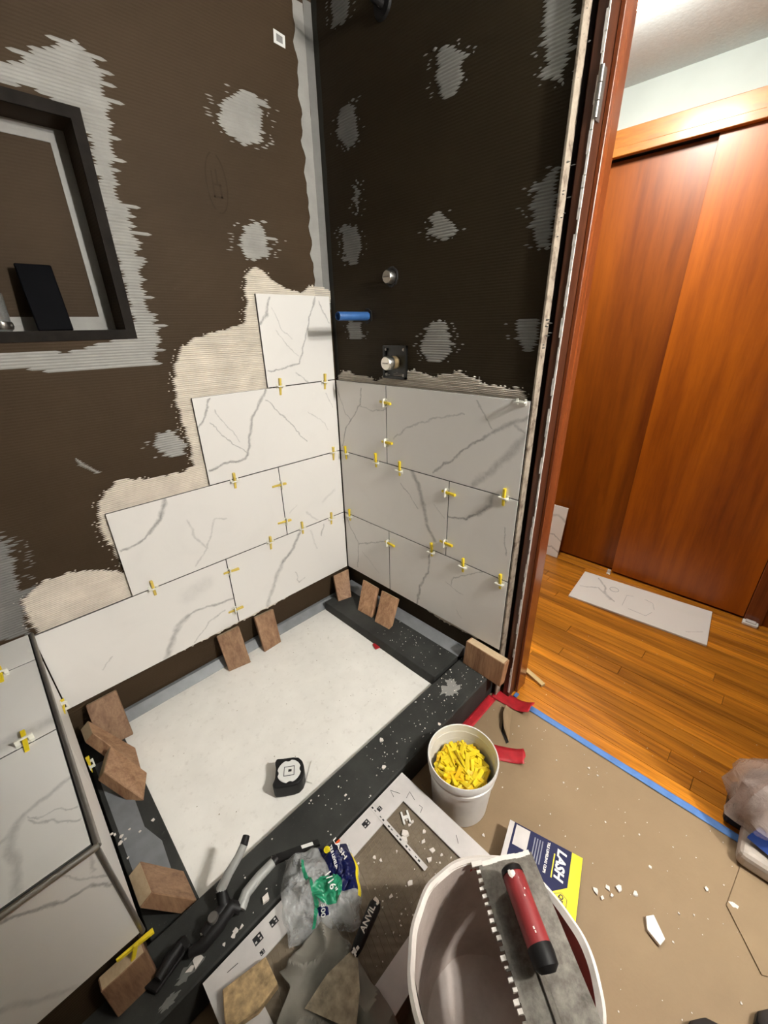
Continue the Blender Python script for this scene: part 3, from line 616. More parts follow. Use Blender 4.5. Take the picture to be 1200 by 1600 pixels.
MB().tube([(0.004,0,0), (-0.05,0,0.004), (-0.09,0.01,0.02)], 0.012, 14).build('arm', M_rubber, sa, smooth=True)
MB().lathe([(0.0, .006), (0.03, .006), (0.034, 0)], 22, (0,0,0), m=rotx()).build('flange', M_rubber, sa, smooth=True)

# ------------------------------------------------------------------ wooden support blocks
BL = [
 ('upright brown wood offcut under the left wall tiles, left of the pair', (-.708,-.068,PZ), (-.62,-.086,PZ), (-.613,-.018,.229), (-.707,-.016,.229), .016),
 ('small brown wood offcut under the left wall tiles, right of the pair', (-.549,-.076,PZ), (-.464,-.072,PZ), (-.452,-.022,.229), (-.539,-.016,.229), .016),
 ('reddish brown wood offcut leaning in the far corner under the tiles', (-.139,-.082,SZ+.001), (-.070,-.100,SZ+.001), (-.012,-.018,.230), (-.105,-.012,.230), .016),
 ('tan wood offcut leaning on the right wall, nearer the corner of two', (-.119,-.200,SZ+.001), (-.112,-.290,SZ+.001), (-.034,-.246,.236), (-.032,-.150,.236), .026),
 ('tan wood offcut leaning on the right wall, farther from the corner of two', (-.121,-.318,SZ+.001), (-.114,-.403,SZ+.001), (-.030,-.374,.236), (-.033,-.280,.236), .026),
 ('long grey-brown wood offcut lying on the curb beside the door jamb', (-.040,-.745,CZ+.001), (-.046,-.915,CZ+.001), (-.042,-.922,.229), (-.036,-.752,.229), .034),
 ('dusty brown wood offcut leaning on the left wall beside the bench', (-1.165,-.100,.099), (-1.073,-.112,.099), (-1.068,-.016,.229), (-1.158,-.016,.229), .016),
 ('wood offcut with pale sawn top leaning on the bench side', (-1.093,-.262,.099), (-1.083,-.172,.099), (-1.166,-.060,.206), (-1.166,-.126,.206), .034),
 ('orange-brown wood offcut nearest camera of three stacked by the bench side', (-1.118,-.372,.100), (-1.084,-.290,.100), (-1.138,-.205,.196), (-1.176,-.268,.180), .034),
 ('chunky tan wood offcut with split sawn end by the bench and curb', (-1.103,-.716,.099), (-1.103,-.632,.099), (-1.170,-.612,.218), (-1.170,-.697,.218), .034),
 ('brown wood offcut standing on the curb below the bench front', (-1.290,-.796,CZ+.001), (-1.212,-.796,CZ+.001), (-1.212,-.790,.222), (-1.290,-.790,.222), .026)]
for lab, bl, br, tr, tl, t in BL:
    bl, br, tr, tl = V(bl), V(br), V(tr), V(tl); n = (br-bl).cross(tl-bl).normalized()
    if n.dot(CAM-bl) > 0: n = -n
    me = MB().hexa(bl, br, tr, tl, n*t).mesh('wood_block', M_block, bevel=0.0018)
    o = link(me, 'wood_block'); tag(o, lab, 'wood block', 'wooden offcuts propping up the tiles')
    # pale end grain cap on the sawn top
    up = ((tl-bl)+(tr-br)).normalized(); g = [tl, tr, tr+n*t, tl+n*t]; cc = sum(g, V())/4
    MB().prism([cc+(q-cc)*0.93+up*0.0003 for q in g], up*0.0004).build('end_grain', M_blockend, o)

# ------------------------------------------------------------------ levelling clips: white clip through the joint and a yellow wedge
def wedge_mesh(L, wd, h0, h1, mat, name='wedge'):
    return MB().add([(-L/2,-wd/2,0),(L/2,-wd/2,0),(L/2,wd/2,0),(-L/2,wd/2,0),(-L/2,-wd/2,h0),(L/2,-wd/2,h1),(L/2,wd/2,h1),(-L/2,wd/2,h0)],
        [(0,3,2,1),(4,5,6,7),(0,1,5,4),(1,2,6,5),(2,3,7,6),(3,0,4,7)]).mesh(name, mat, bevel=0.0006)
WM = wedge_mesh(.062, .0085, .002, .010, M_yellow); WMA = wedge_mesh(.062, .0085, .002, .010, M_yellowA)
cb = MB()   # loop clip: two posts, bridge and cross-shaped foot
cb.span((-.0015,-.016,0),(.0015,-.007,.013)); cb.span((-.0015,.007,0),(.0015,.016,.013)); cb.span((-.002,-.016,.011),(.002,.016,.015))
cb.span((-.004,-.006,0.0005),(.004,.006,.0016)); cb.span((-.009,-.0155,0),(.009,-.0095,.0022)); cb.span((-.009,.0095,0),(.009,.0155,.0022))
CM = cb.mesh('clip', M_clip)
def clip(kind, px, py, vertical, lab, plane=0.0, mat=WM, slip=0.0, tilt=0.0):
    """vertical: the wedge stands upright across a level joint"""
    X, Y, Z = (V(k) for k in AX[kind]); v = ray(px, py); p = CAM + v*((plane-CAM.dot(Z))/v.dot(Z))
    a, c = (Y, -X) if vertical else (X, Y)
    if tilt:
        a2 = a*math.cos(tilt)+c*math.sin(tilt); c = -a*math.sin(tilt)+c*math.cos(tilt); a = a2
    t = thing('leveling_clip', lab, 'tile clip', axes(p+Z*0.0004, a, c, Z), 'tile levelling clips with wedges')
    link(CM, 'clip', t); link(mat, 'wedge', t, Matrix.Translation((slip, 0, 0.0002)))
LW, RW = 'on the left wall', 'on the right wall'
for px, py, vt_, lab in (
  (437,603,1,'yellow wedge clip under the topmost tile of the left wall, farther from corner'), (507,597,1,'yellow wedge clip under the topmost tile of the left wall, by the corner'),
  (366,751,1,'yellow wedge clip on left wall joint below the third-row tile, farther from corner'), (520,706,1,'yellow wedge clip on left wall joint below the third-row tile, at the corner'),
  (438,757,0,'upper yellow wedge clip on the upright joint of the left wall second row'), (446,814,0,'lower yellow wedge clip on the upright joint of the left wall second row'),
  (239,918,1,'leftmost yellow wedge clip on the left wall joint above the bottom row'), (422,846,1,'second yellow wedge clip from left on joint above the left wall bottom row'),
  (472,825,1,'third yellow wedge clip from left on joint above the left wall bottom row'), (517,810,1,'yellow wedge clip nearest the corner on joint above left wall bottom row'),
  (358,893,0,'upper yellow wedge clip on the upright joint of the left wall bottom row'), (366,953,0,'lower yellow wedge clip on the upright joint of the left wall bottom row')):
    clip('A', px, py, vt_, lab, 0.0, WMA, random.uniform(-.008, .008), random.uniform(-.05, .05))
for px, py, vt_, lab in (
  (602,629,0,'upper yellow wedge clip on the upright joint of right wall top row'), (604,691,0,'lower yellow wedge clip on the upright joint of right wall top row'),
  (541,708,1,'yellow wedge clip nearest the corner under right wall top row'), (588,722,1,'second yellow wedge clip from the corner under right wall top row'),
  (625,735,1,'third yellow wedge clip from the corner under right wall top row'), (788,777,1,'yellow wedge clip by the door jamb under right wall top row'),
  (698,769,0,'upper yellow wedge clip on the upright joint of right wall middle row'), (696,848,0,'lower yellow wedge clip on the upright joint of right wall middle row'),
  (547,806,1,'yellow wedge clip nearest the corner above right wall bottom row'), (675,862,1,'second yellow wedge clip from the corner above right wall bottom row'),
  (724,884,1,'third yellow wedge clip from the corner above right wall bottom row'), (782,911,1,'yellow wedge clip by the door jamb above right wall bottom row'),
  (607,848,0,'yellow wedge clip on the upright joint of right wall bottom row')):
    clip('B', px, py, vt_, lab, 0.0, WM, random.uniform(.0, .014), random.uniform(-.06, .06))
t = onx(815, 628, 0.0); wc = thing('empty_clip', 'white clip without wedge on top edge of right wall tiles by jamb', 'tile clip', axes((-0.0004, t.y, t.z), (0,0,1), (0,1,0), (-1,0,0)))
link(CM, 'clip', wc)
clip('T', 40, 1160, 1, 'yellow wedge clip on the bench top joint, nearest the bench edge', BT)
clip('T', 2, 1056, 1, 'yellow wedge clip at the photo edge on the farther bench top joint', BT)
clip('S', 97, 1105, 0, 'yellow wedge clip low in the corner of bench side and left wall', BX)
clip('S', 138, 1196, 1, 'white cross clip with yellow wedge low on the bench side', BX)
for lab, a, c in (('long yellow wedge lying flat under the bench front tile corner', L8((660,800)), L8((868,620))), ('long yellow wedge hanging down below the bench front tile corner', L8((765,690)), L8((715,920)))):
    p0, p1 = ony(*a[0], BY-.012), ony(*c[0], BY-.012); d = (p1-p0)
    me = wedge_mesh(d.length, .008, .004, .009, M_yellow, 'loose_wedge')
    o = link(me, 'loose_wedge', None, axes((p0+p1)/2+V((0, -0.006 if 'hang' in lab else 0, 0)), d.normalized(), d.normalized().cross(V((0,-1,0))).normalized()*-1, (0,-1,0))); tag(o, lab, 'wedge')

# ------------------------------------------------------------------ paper, tapes and bits on the bathroom floor
pm = MB(); nx, ny = 90, 80; vs = []
for j in range(ny+1):
    for i in range(nx+1):
        X = XL+0.001+(0.050-XL-0.001)*i/nx; Y = -2.056+(CY1-0.002+2.056)*j/ny
        h = 0.0012*noise.noise(V((X*4, Y*4, 1)))+0.0008*noise.noise(V((X*13, Y*13, 4)))
        vs.append((X, Y, 0.0025+h))
pm.add(vs, [(j*(nx+1)+i, j*(nx+1)+i+1, (j+1)*(nx+1)+i+1, (j+1)*(nx+1)+i) for j in range(ny) for i in range(nx) if not (vs[j*(nx+1)+i][1] < -2.08 and vs[j*(nx+1)+i][0] < -0.34)])
paper = tag(pm.build('protective_paper', M_paper, smooth=True), 'brown kraft paper covering the bathroom floor', 'paper')
PZ2 = 0.0045
def ribbon(name, pts, mat, lab, cat, th=0.0006, lift=None, z=PZ2):
    return tag(MB().prism([(a, c, z) for a, c in pts], (0, 0, th)).build(name, mat), lab, cat)
def curl(name, a, c, wd, mat, lab, cat, z=PZ2, lift=0.0, n=16, seed=0):
    a, c = V((*a, 0)), V((*c, 0)); d = (c-a).normalized(); s = V((-d.y, d.x, 0)); mb = MB(); vs = []
    r = random.Random(seed)
    for i in range(n+1):
        t = i/n; p = a.lerp(c, t); zz = z+lift*max(0, t-0.6)**2*6+0.0015*abs(noise.noise(V((t*6, seed, 0))))
        for k in range(5):
            u = (k/4-0.5)*wd*(1+(0.06*r.uniform(-1, 1) if i in (0, n) else 0)); vs.append(p+s*u+V((0, 0, zz+0.001*noise.noise(V((t*9, u*60, seed))))) + (d*r.uniform(-.004, .004) if i in (0, n) else V()))
    mb.add(vs, [(i*5+k, i*5+k+1, (i+1)*5+k+1, (i+1)*5+k) for i in range(n) for k in range(4)])
    o = mb.build(name, mat, smooth=True); md = o.modifiers.new('thickness', 'SOLIDIFY'); md.thickness = 0.0006; md.offset = 1
    return tag(o, lab, cat)
curl('painters_tape', (0.042, -0.985), (0.042, -1.70), 0.026, M_blue, 'strip of blue tape along the edge of the brown paper in the doorway', 'tape', z=0.0052)
curl('duct_tape', (-0.245, -0.878), (-0.012, -0.876), 0.036, M_red, 'glossy red tape strip along the foot of the black curb', 'tape', z=0.0058, seed=2)
curl('duct_tape', (0.012, -0.868), (0.024, -1.018), 0.056, M_red, 'short red tape strip across the doorway corner by the jamb', 'tape', z=0.0068, lift=0.03, seed=3)
curl('duct_tape', (-0.226, -0.975), (-0.160, -1.088), 0.054, M_red, 'loose red tape strip on the paper beside the wedge bucket', 'tape', z=0.0055, lift=0.012, seed=4)
b_ = onz(807, 1088, 0.02); 
tag(MB().span((0.052, -0.945, 0.0005), (0.075, -0.932, 0.004)).build('tape_scrap', M_blue), 'tiny scrap of blue tape at the foot of the jamb', 'tape')
# torn flap of paper near the corner and the lifted sheet at the right
tf = [onz(px, py, 0.004) for px, py in ((790,1108),(800,1110),(797,1135),(795,1160),(786,1142),(785,1120))]
mbt = MB(); mbt.add([(p.x, p.y, 0.0055+(0.022 if k in (0, 4, 5) else 0)) for k, p in enumerate(tf)], [(0,1,2,5),(5,2,3,4)])
tag(mbt.build('torn_flap', M_paper, paper), 'torn lifted flap in the paper')
sl = [onz(px, py, 0.004) for px, py in ((792,1108),(790,1125),(786,1142),(795,1160),(791,1162),(783,1143),(787,1120))]
MB().prism([(p.x, p.y, 0.0046) for p in sl], (0, 0, 0.0005)).build('tear', M_dark, paper)
fl = [onz(px, py, 0.004) for px, py in ((1135,1415),(1190,1524),(1200,1527))]
sh = MB().prism([(fl[0].x, fl[0].y, PZ2), (fl[1].x, fl[1].y, PZ2), (-0.20, -1.80, PZ2), (0.045, -1.80, PZ2), (0.045, -1.66, PZ2)], (0, 0, 0.002)).build('paper_patch', M_paper)
tag(sh, 'loose overlapping piece of brown paper at the right by the doorway', 'paper')
# chips: countless white crumbs
def chips(name, spots, mat, lab, seed, parent=None):
    r = random.Random(seed); mb = MB()
    for (X, Y, Zb, s) in spots:
        n = r.choice((4, 5, 6)); a0 = r.uniform(0, 6.3)
        pts = [(X+s*r.uniform(.5, 1.1)*math.cos(a0+6.283*k/n), Y+s*r.uniform(.3, 1.1)*math.sin(a0+6.283*k/n), Zb) for k in range(n)]
        mb.prism(pts, (r.uniform(-.2, .2)*s, r.uniform(-.2, .2)*s, s*r.uniform(.25, .6)))
    return tag(mb.build(name, mat, parent), lab, 'debris', kind='stuff')
r = random.Random(12); sp = []
for _ in range(170):
    X = -abs(r.gauss(0, .5))-.02; Y = r.uniform(CY1+.006, CY0-.006)
    if X > -1.15: sp.append((X, Y, CZ+.0002, r.choice((.0012, .0015, .002, .003))))
for _ in range(60): sp.append((r.uniform(-.17, -.04), r.uniform(-.70, -.35), SZ+.0002, r.choice((.001, .0015, .0025))))
for px, py, s in ((697,1140,.007),(597,1157,.009),(540,1243,.006),(634,1085,.005),(690,1060,.004),(655,1015,.005),(760,1070,.004),(600,1200,.008),(480,1370,.0),): 
    q = onz(px, py, CZ); sp.append((q.x, min(max(q.y, CY1+.01), CY0-.01), CZ+.0002, max(s, .003)))
for px, py, s in ((414,1405,.012),(398,1384,.010),(370,1455,.008),(378,1452,.006),(365,1462,.006),(308,1500,.014),(300,1512,.012),(265,1510,.007),(315,1460,.005),(325,1450,.004),(350,1475,.005)):
    q = onz(px, py, CZ); sp.append((q.x, min(max(q.y, CY1+.014), CY0-.01), CZ+.0002, s))
chips('curb_crumbs', sp, M_mortarwhite, 'white mortar crumbs scattered over the black curb and border', 3)
sp = []
for _ in range(210):
    X, Y = r.uniform(-.75, .04), r.uniform(-1.75, -.90)
    if (X < -.53 and Y > -1.19) or math.hypot(X+.79, Y+1.324) < .15 or math.hypot(X+.419, Y+1.004) < .105 or (-.60 < X < -.33 and -1.43 < Y < -1.15): continue
    sp.append((X, Y, .0042, r.choice((.0008, .001, .0014, .002, .003))))
for px, py, s in ((932,1392,.009),(950,1388,.008),(968,1390,.010),(992,1397,.009),(940,1403,.007),(956,1400,.006),(765,1195,.006),(772,1202,.005),(755,1305,.006),(920,1200,.006),(934,1212,.004),(1015,1355,.005),(1145,1415,.010),(1150,1418,.008),(1105,1390,.006)):
    q = onz(px, py, .004); sp.append((q.x, q.y, .0042, s))
chips('floor_crumbs', sp, M_mortarwhite, 'white mortar crumbs scattered over the brown paper', 4)
sp = [(r.uniform(.08, .75), r.uniform(-1.75, -.97), .0004, r.choice((.001, .0014, .002))) for _ in range(40)]
chips('hall_crumbs', sp, M_mortarwhite, 'few white crumbs on the hall floor boards', 5)
sp = []
for px, py in ((180,1305),(190,1307),(196,1312),(203,1296),(219,1300),(178,1330),(200,1341),(175,1304),(188,1318),(240,1282)):
    q = onz(px, py, .0985); sp.append((q.x, q.y, .0998, r.choice((.004, .005, .007))))
chips('border_crumbs', sp, M_mortarwhite, 'white crumbs on the border beside the bench', 6)
sp = [(r.uniform(-1.05, -.22), r.uniform(-.68, -.06), PZ+.001, r.choice((.001, .0015, .002))) for _ in range(60)]
chips('tray_crumbs', sp, M_cardbrown, 'dark specks of grit on the white tray board', 7)
q = [onz(px, py, .004) for px, py in ((1008,1434),(1020,1432),(1038,1470),(1030,1480),(1010,1455))]
sd = MB().prism([(p.x, p.y, .0045) for p in q], (0, 0, .009)).build('tile_shard', marble([]), bevel=0.0008); tag(sd, 'pointed white tile shard lying on the brown paper', 'tile shard')
q = [onz(px, py, PZ) for px, py in ((582,1008),(590,1003),(597,1011),(587,1016))]
tag(MB().prism([(p.x, p.y, PZ+.003) for p in q], (0, 0, .002)).build('tape_scrap', M_red), 'tiny red scrap on the far edge of the tray', 'tape')

# ------------------------------------------------------------------ tape measure on the tray
tm = thing('tape_measure', 'black tape measure with round white label lying on the tray', 'tape measure', frame2((-0.780, -0.628, PZ+.0006), (0.6, 0.8, 0)) @ Matrix.Diagonal((1.22, 1.22, 1.1, 1)))
prof = [(.036*math.cos(a)*(1.0 if not (0.6 < a < 2.5) else 1.06), .036*math.sin(a)) for a in [2*math.pi*k/32 for k in range(32)]]
prof = [(x_, y_) for x_, y_ in prof if True]
body = [(-.036, -.012), (-.033, -.024), (-.024, -.033), (-.010, -.037), (.010, -.036), (.024, -.031), (.034, -.022), (.037, -.008), (.037, .014), (.039, .034), (.030, .038), (.014, .034), (-.012, .034), (-.026, .039), (-.036, .034), (-.037, .010)]
MB().prism([(a, c, 0) for a, c in body], (0, 0, .044)).build('case', M_rubber, tm, bevel=0.004, seg=2)
dk = [(.029*math.cos(2*math.pi*k/36), .029*math.sin(2*math.pi*k/36)) if k % 9 not in (0, 1) else (.0255*math.cos(2*math.pi*k/36), .0255*math.sin(2*math.pi*k/36)) for k in range(36)]
lb = MB().prism([(a, c, .0441) for a, c in dk], (0, 0, .0012)).build('label_disc', M_white, tm)
for a, c in (((-.012,-.013),(.012,-.0115)), ((-.012,.0115),(.012,.013)), ((-.012,-.0115),(-.0105,.0115)), ((.0105,-.0115),(.012,.0115)), ((-.002,-.006),(.004,.002))):
    MB().span((*a, .0453), (*c, .0457)).build('print', M_ink, lb)
MB().span((.036, -.020, .006), (.0385, .004, .030)).build('side_label', M_white, tm)
MB().span((.0386, -.017, .009), (.0390, .001, .027)).build('side_print', M_navy, tm)
MB().add([(.036, .02, .010), (.052, .02, .006), (.052, .034, .006), (.036, .034, .010)], [(0,1,2,3)]).build('blade_end', M_chromedull, tm)
dk2 = [onz(px, py, PZ) for px, py in ((478,1222),(487,1190),(497,1190),(497,1200),(520,1190),(510,1203),(488,1225))]
tag(MB().prism([(p.x, p.y, PZ+.0035) for p in dk2], (0, 0, .0012)).build('torn_scrap', M_pan), 'pale torn scrap of sheeting beside the tape measure', 'scrap')

# ------------------------------------------------------------------ tile nippers on the curb
nip = thing('tile_nippers', 'black tile nippers with grey curved handles lying on the curb', 'pliers', (-1.05, -0.79, CZ))
def loc(p, root): return V(p)-root.location
h1 = [loc(p, nip) for p in (onz(345,1390,.16), onz(357,1365,.185), onz(372,1340,.205), onz(381,1320,.215))]
h1t = [h1[-1], loc(onz(385,1306,.218), nip)]
MB().tube(h1, [.0115, .0105, .0095, .009], 12).build('handle', M_gripgrey, nip, smooth=True); MB().tube(h1t, [.0095, .0085], 12).build('handle_tip', M_rubber, nip, smooth=True)
h2 = [loc(p, nip) for p in (onz(376,1420,.132), onz(385,1395,.136), onz(405,1370,.138), onz(427,1347,.140))]
MB().tube(h2, [.0125, .012, .0115, .0105], 12).build('handle', M_gripgrey, nip, smooth=True); MB().tube([h2[-1], h2[-1]+(h2[-1]-h2[-2]).normalized()*.012], [.011, .0095], 12).build('handle_tip', M_rubber, nip, smooth=True)
pv = [loc(p, nip) for p in (onz(352,1415,.140), onz(335,1440,.140), onz(318,1462,.138), onz(295,1490,.134))]
MB().tube([h1[0], pv[0], pv[1], pv[2]], [.012, .017, .017, .012], 12).build('jaw', M_rubber, nip, smooth=True)
MB().tube([h2[0], pv[0]+V((.01,-.012,0)), pv[1]+V((.004,-.012,0)), pv[2]+V((-.01,-.012,-.006)), pv[3]], [.012, .016, .016, .013, .009], 12).build('jaw', M_rubber, nip, smooth=True)
MB().lathe([(.0, .022), (.010, .022), (.012, .018), (.012, .0)], 16, tuple(pv[1])).build('pivot', M_chromedull, nip, smooth=True)
# added black shape standing for the nippers' dark jaws, towards the bench
bar = thing('added_black_shape', 'added flat black shape for the nipper jaws on the curb before the bench', 'tool', (-1.22, -0.80, CZ))
cp = [loc(onz(px, py, CZ+.006), bar) for px, py in ((290,1462),(300,1478),(245,1555),(225,1545))]
MB().prism(cp, (0, 0, .010)).build('blade', M_rubber, bar, bevel=0.002)
MB().tube([loc(onz(px, py, CZ+.03), bar) for px, py in ((283,1475),(265,1500),(247,1530))], [.010, .012, .010], 12).build('grip', M_rubber, bar, smooth=True)

# ------------------------------------------------------------------ carton with a tile lying back side up
BXC, BYC, BL_, BW_, BH = -0.843, -1.026, 0.618, 0.318, 0.105
carton = thing('tile_carton', 'white printed tile carton lying along the curb, its window showing a tile back', 'carton', (BXC, BYC, 0.0045))
hl, hw = BL_/2, BW_/2; fr = 0.058
cm = MB().span((-hl,-hw,0),(hl,hw,.004)).span((-hl,-hw,.004),(hl,-hw+.004,BH-.004)).span((-hl,hw-.004,.004),(hl,hw,BH-.004)).span((-hl,-hw+.004,.004),(-hl+.004,hw-.004,BH-.004)).span((hl-.004,-hw+.004,.004),(hl,hw-.004,BH-.004))
cm.build('box_wall', M_cardbrown, carton)
tp = MB().span((-hl,-hw,BH-.004),(hl,-hw+fr,BH)).span((-hl,hw-fr,BH-.004),(hl,hw,BH)).span((-hl,-hw+fr,BH-.004),(-hl+fr*1.3,hw-fr,BH)).span((hl-fr,-hw+fr,BH-.004),(hl,hw-fr,BH))
flap = tp.build('top_flap', M_card, carton)
tb = MB().box((0,0,.0935), (BL_-.012, BW_-.012, .009)).build('tile_back', M_tileback, carton)
ridg = MB(); r = random.Random(8)
for k in range(34):
    x0 = -.245+k*.0155
    ridg.add([(x0, -.095, .0981), (x0+.0018, -.095, .0981), (x0+.0018+.06, .095, .0981), (x0+.06, .095, .0981), (x0+.0009, -.095, .0989), (x0+.0609, .095, .0989)], [(0,4,5,3),(4,1,2,5)])
for k in range(16):
    y0 = -.095+k*.0125
    ridg.add([(.06, y0, .0984), (.06, y0+.0016, .0984), (.24, y0+.0016, .0984), (.24, y0, .0984), (.06, y0+.0008, .0991), (.24, y0+.0008, .0991)], [(0,4,5,3),(4,1,2,5)])
ridg.build('trowel_ridges', plain('tan_ridge', (0.20, 0.155, 0.105), 0.8), tb)
def onbox(px, py, z=BH): q = onz(px, py, z+.0045); return (q.x-BXC, q.y-BYC)
sp = [(*onbox(px, py, .0982), .0984, s) for px, py, s in ((635,1305,.012),(632,1312,.012),(660,1315,.010),(662,1300,.008),(640,1290,.005),(675,1330,.010),(585,1340,.007),(595,1345,.006),(672,1345,.008),(645,1285,.006),(690,1335,.006),(560,1350,.004),(620,1330,.004),(640,1380,.010),(610,1400,.006))]
for _ in range(50): sp.append((r.uniform(-.1, .24), r.uniform(-.09, .09), .0984, r.choice((.0015, .002, .003))))
mm = chips('mortar_crumbs', sp, M_mortarwhite, None, 9, carton); del mm['category']
# printing on the carton
for px, py, sx, sy in ((572,1287,.020,.016),(592,1265,.018,.012),(403,1467,.020,.016),(428,1440,.018,.014),(410,1488,.010,.008)):
    a, c = onbox(px, py); o = MB().box((a, c, BH+.0003), (sx, sy, .0004)).build('print', M_ink, flap)
    for q_ in ((-.3, -.2), (.2, .2), (.25, -.25)):
        MB().box((a+q_[0]*sx, c+q_[1]*sy, BH+.0007), (sx*.22, sy*.22, .0003)).build('print', M_card, flap)
for pts in (((615,1245),(610,1235),(625,1240)), ((635,1247),(640,1237),(648,1250)), ((655,1258),(660,1262),(657,1270)), ((713,1305),(716,1318)), ((355,1520),(372,1505))):
    q_ = [(*onbox(*p_), BH+.0005) for p_ in pts]; MB().tube(q_, .0006, 5).build('print', M_ink, flap)
for a, c in zip(((548,1270),), ((752,1318),)): pass
ts = [onbox(580,1260), onbox(666,1358)]
d_ = (V((*ts[1], 0))-V((*ts[0], 0))); L_ = d_.length; fm = frame2((ts[0][0]+d_.x/2, ts[0][1]+d_.y/2, BH+.0006), d_)
tape = MB().box((0,0,0), (L_, .012, .0006)).build('printed_tape', M_card, carton); tape.matrix_basis = fm
for k in range(int(L_/.011)):
    if k % 3 != 2: MB().box((-L_/2+.006+k*.011, 0, .0005), (.006, .0022 if k % 2 else .004, .0003)).build('print', M_ink, tape)
a, c = onbox(634, 1277, .102)
hs = MB().span((-.016,-.011,0),(.016,-.006,.004)).span((-.016,.006,0),(.016,.011,.004)).span((-.004,-.006,0),(.004,.006,.004))
ho = hs.build('tile_spacer', M_white); ho.matrix_basis = Matrix.Translation((BXC+a, BYC+c, .1045)) @ Matrix.Rotation(1.05, 4, 'Z'); tag(ho, 'white plastic H-shaped tile spacer on the tile back', 'tile spacer')
MB().span((-.13, hw-.0005, .02), (.02, hw+.0006, BH-.002)).build('orange_stripe', M_orange, carton)
MB().add([(-.02, hw, BH+.0008), (.06, hw, BH+.0008), (.06, hw-.006, BH+.0008), (-.02, hw-.004, BH+.0008)], [(0,1,2,3)]).build('orange_stripe', M_orange, carton)

# ------------------------------------------------------------------ small white bucket full of wedges
wb = thing('white_bucket', 'small white plastic bucket filled with yellow wedges', 'bucket', (-0.419, -1.004, 0.0045))
R0, R1, BHW = .084, .1005, .205
MB().lathe([(0, .0), (R0-.004, 0), (R0, .004), (.094, BHW-.055), (.0985, BHW-.053), (.0990, BHW-.040), (.0955, BHW-.038), (.0960, BHW-.026), (.1025, BHW-.024), (.1035, BHW-.006), (.1015, BHW), (.0985, BHW-.001), (.0965, BHW-.03), (R0-.003, .006), (0, .005)], 56, (0,0,0)).build('pail', M_white, wb, smooth=True)
r = random.Random(21)
wmesh = wedge_mesh(.056, .0125, .0025, .0085, M_yellow, 'wedge')
def rot_rand(flat): return Matrix.Rotation(r.uniform(0, 6.283), 4, 'Z') @ Matrix.Rotation(r.gauss(0, flat), 4, 'Y') @ Matrix.Rotation(r.uniform(-1.2, 1.2), 4, 'X')
wmesh2 = wmesh.copy(); wmesh2.materials[0] = plain('yellow_plastic_deep', (0.80, 0.50, 0.012), 0.35, 0.08, 60)
low = MB(); wv = [tuple(v.co) for v in wmesh.vertices]; wf = [tuple(p.vertices) for p in wmesh.polygons]
for k in range(260):
    z = r.uniform(.016, .118); rad = (R0-.012+.06*z)-.037; a = r.uniform(0, 6.283); q_ = rad*math.sqrt(r.random())
    m = Matrix.Translation((wb.location.x+q_*math.cos(a), wb.location.y+q_*math.sin(a), .0045+z)) @ rot_rand(.15)
    low.add([m @ V(v) for v in wv], wf)
tag(low.build('wedge_heap', M_yellow), 'lower layers of the yellow wedges inside the white bucket', 'wedges', kind='stuff')
for k in range(150):
    a = r.uniform(0, 6.283); q_ = .076*math.sqrt(r.random()); z = .128+.026*(1-(q_/.080)**2)+r.uniform(-.010, .012)
    spin = r.uniform(0, 3.14) if q_ < .055 else a+math.pi/2+r.uniform(-.35, .35)
    m = Matrix.Translation((wb.location.x+q_*math.cos(a), wb.location.y+q_*math.sin(a), .0045+z)) @ Matrix.Rotation(spin, 4, 'Z') @ Matrix.Rotation(r.gauss(0, .22), 4, 'Y') @ Matrix.Rotation(r.choice((0, 0, 1.57, 3.14))+r.gauss(0, .3), 4, 'X')
    tag(link(wmesh if k % 3 else wmesh2, 'wedge', None, m), 'loose yellow plastic wedge heaped in the small white bucket', 'wedge', 'yellow wedges in the white bucket')

# ------------------------------------------------------------------ big mortar bucket and trowel
bb = thing('mortar_bucket', 'big red bucket caked with pale mortar inside and on its rim', 'bucket', (-0.790, -1.324, 0.0045))
# keep clear of the carton: the carton's front edge is at y = -1.185
BR, BHB = .150, .385
MB().lathe([(0, 0), (.122, 0), (.128, .006), (.1455, BHB-.06), (.151, BHB-.058), (.151, BHB-.046), (.147, BHB-.044), (.148, BHB-.006)], 64, (0,0,0)).build('pail', M_redbucket, bb, smooth=True)
MB().lathe([(.149, BHB-.030), (.1535, BHB-.012), (.1555, BHB), (.1500, BHB+.004), (.1425, BHB-.004)], 110, (0,0,0), wob=.030).build('mortar_rim', M_mortarwhite, bb, smooth=True)
LN = [(.1445, BHB-.001), (.143, BHB-.03), (.139, BHB-.10), (.132, .16), (.125, .10), (.115, .078), (.08, .068), (.0, .064)]
MB().lathe([(.1465, BHB-.002), (.1440, BHB-.06), (.127, .05)], 64, (0,0,0)).build('inner_wall', M_redbucket, bb, smooth=True)
lin = MB(); nl = 96; kk = len(LN)
for i_ in range(nl):
    a = 2*math.pi*i_/nl
    for rr_, z in LN:
        q_ = rr_*(1+.022*noise.noise(V((math.cos(a)*4, math.sin(a)*4, z*16)))); lin.v.append((q_*math.cos(a), q_*math.sin(a), z))
for i_ in range(nl):
    a = (2*math.pi*(i_+.5)/nl+math.pi) % (2*math.pi)-math.pi
    bare = abs(a+.45+.25*noise.noise(V((i_*.3, 0, 0)))) < .75
    for j_ in range(kk-1):
        if bare and j_ < 3: continue
        lin.f.append((i_*kk+j_, ((i_+1) % nl)*kk+j_, ((i_+1) % nl)*kk+j_+1, i_*kk+j_+1))
lin.build('mortar_lining', M_mortar, bb, smooth=True)
p0, p1 = V((-.704, -1.215, 0)), V((-.823, -1.378, 0)); dd = (p1-p0).normalized(); sd_ = V((dd.y, -dd.x, 0))
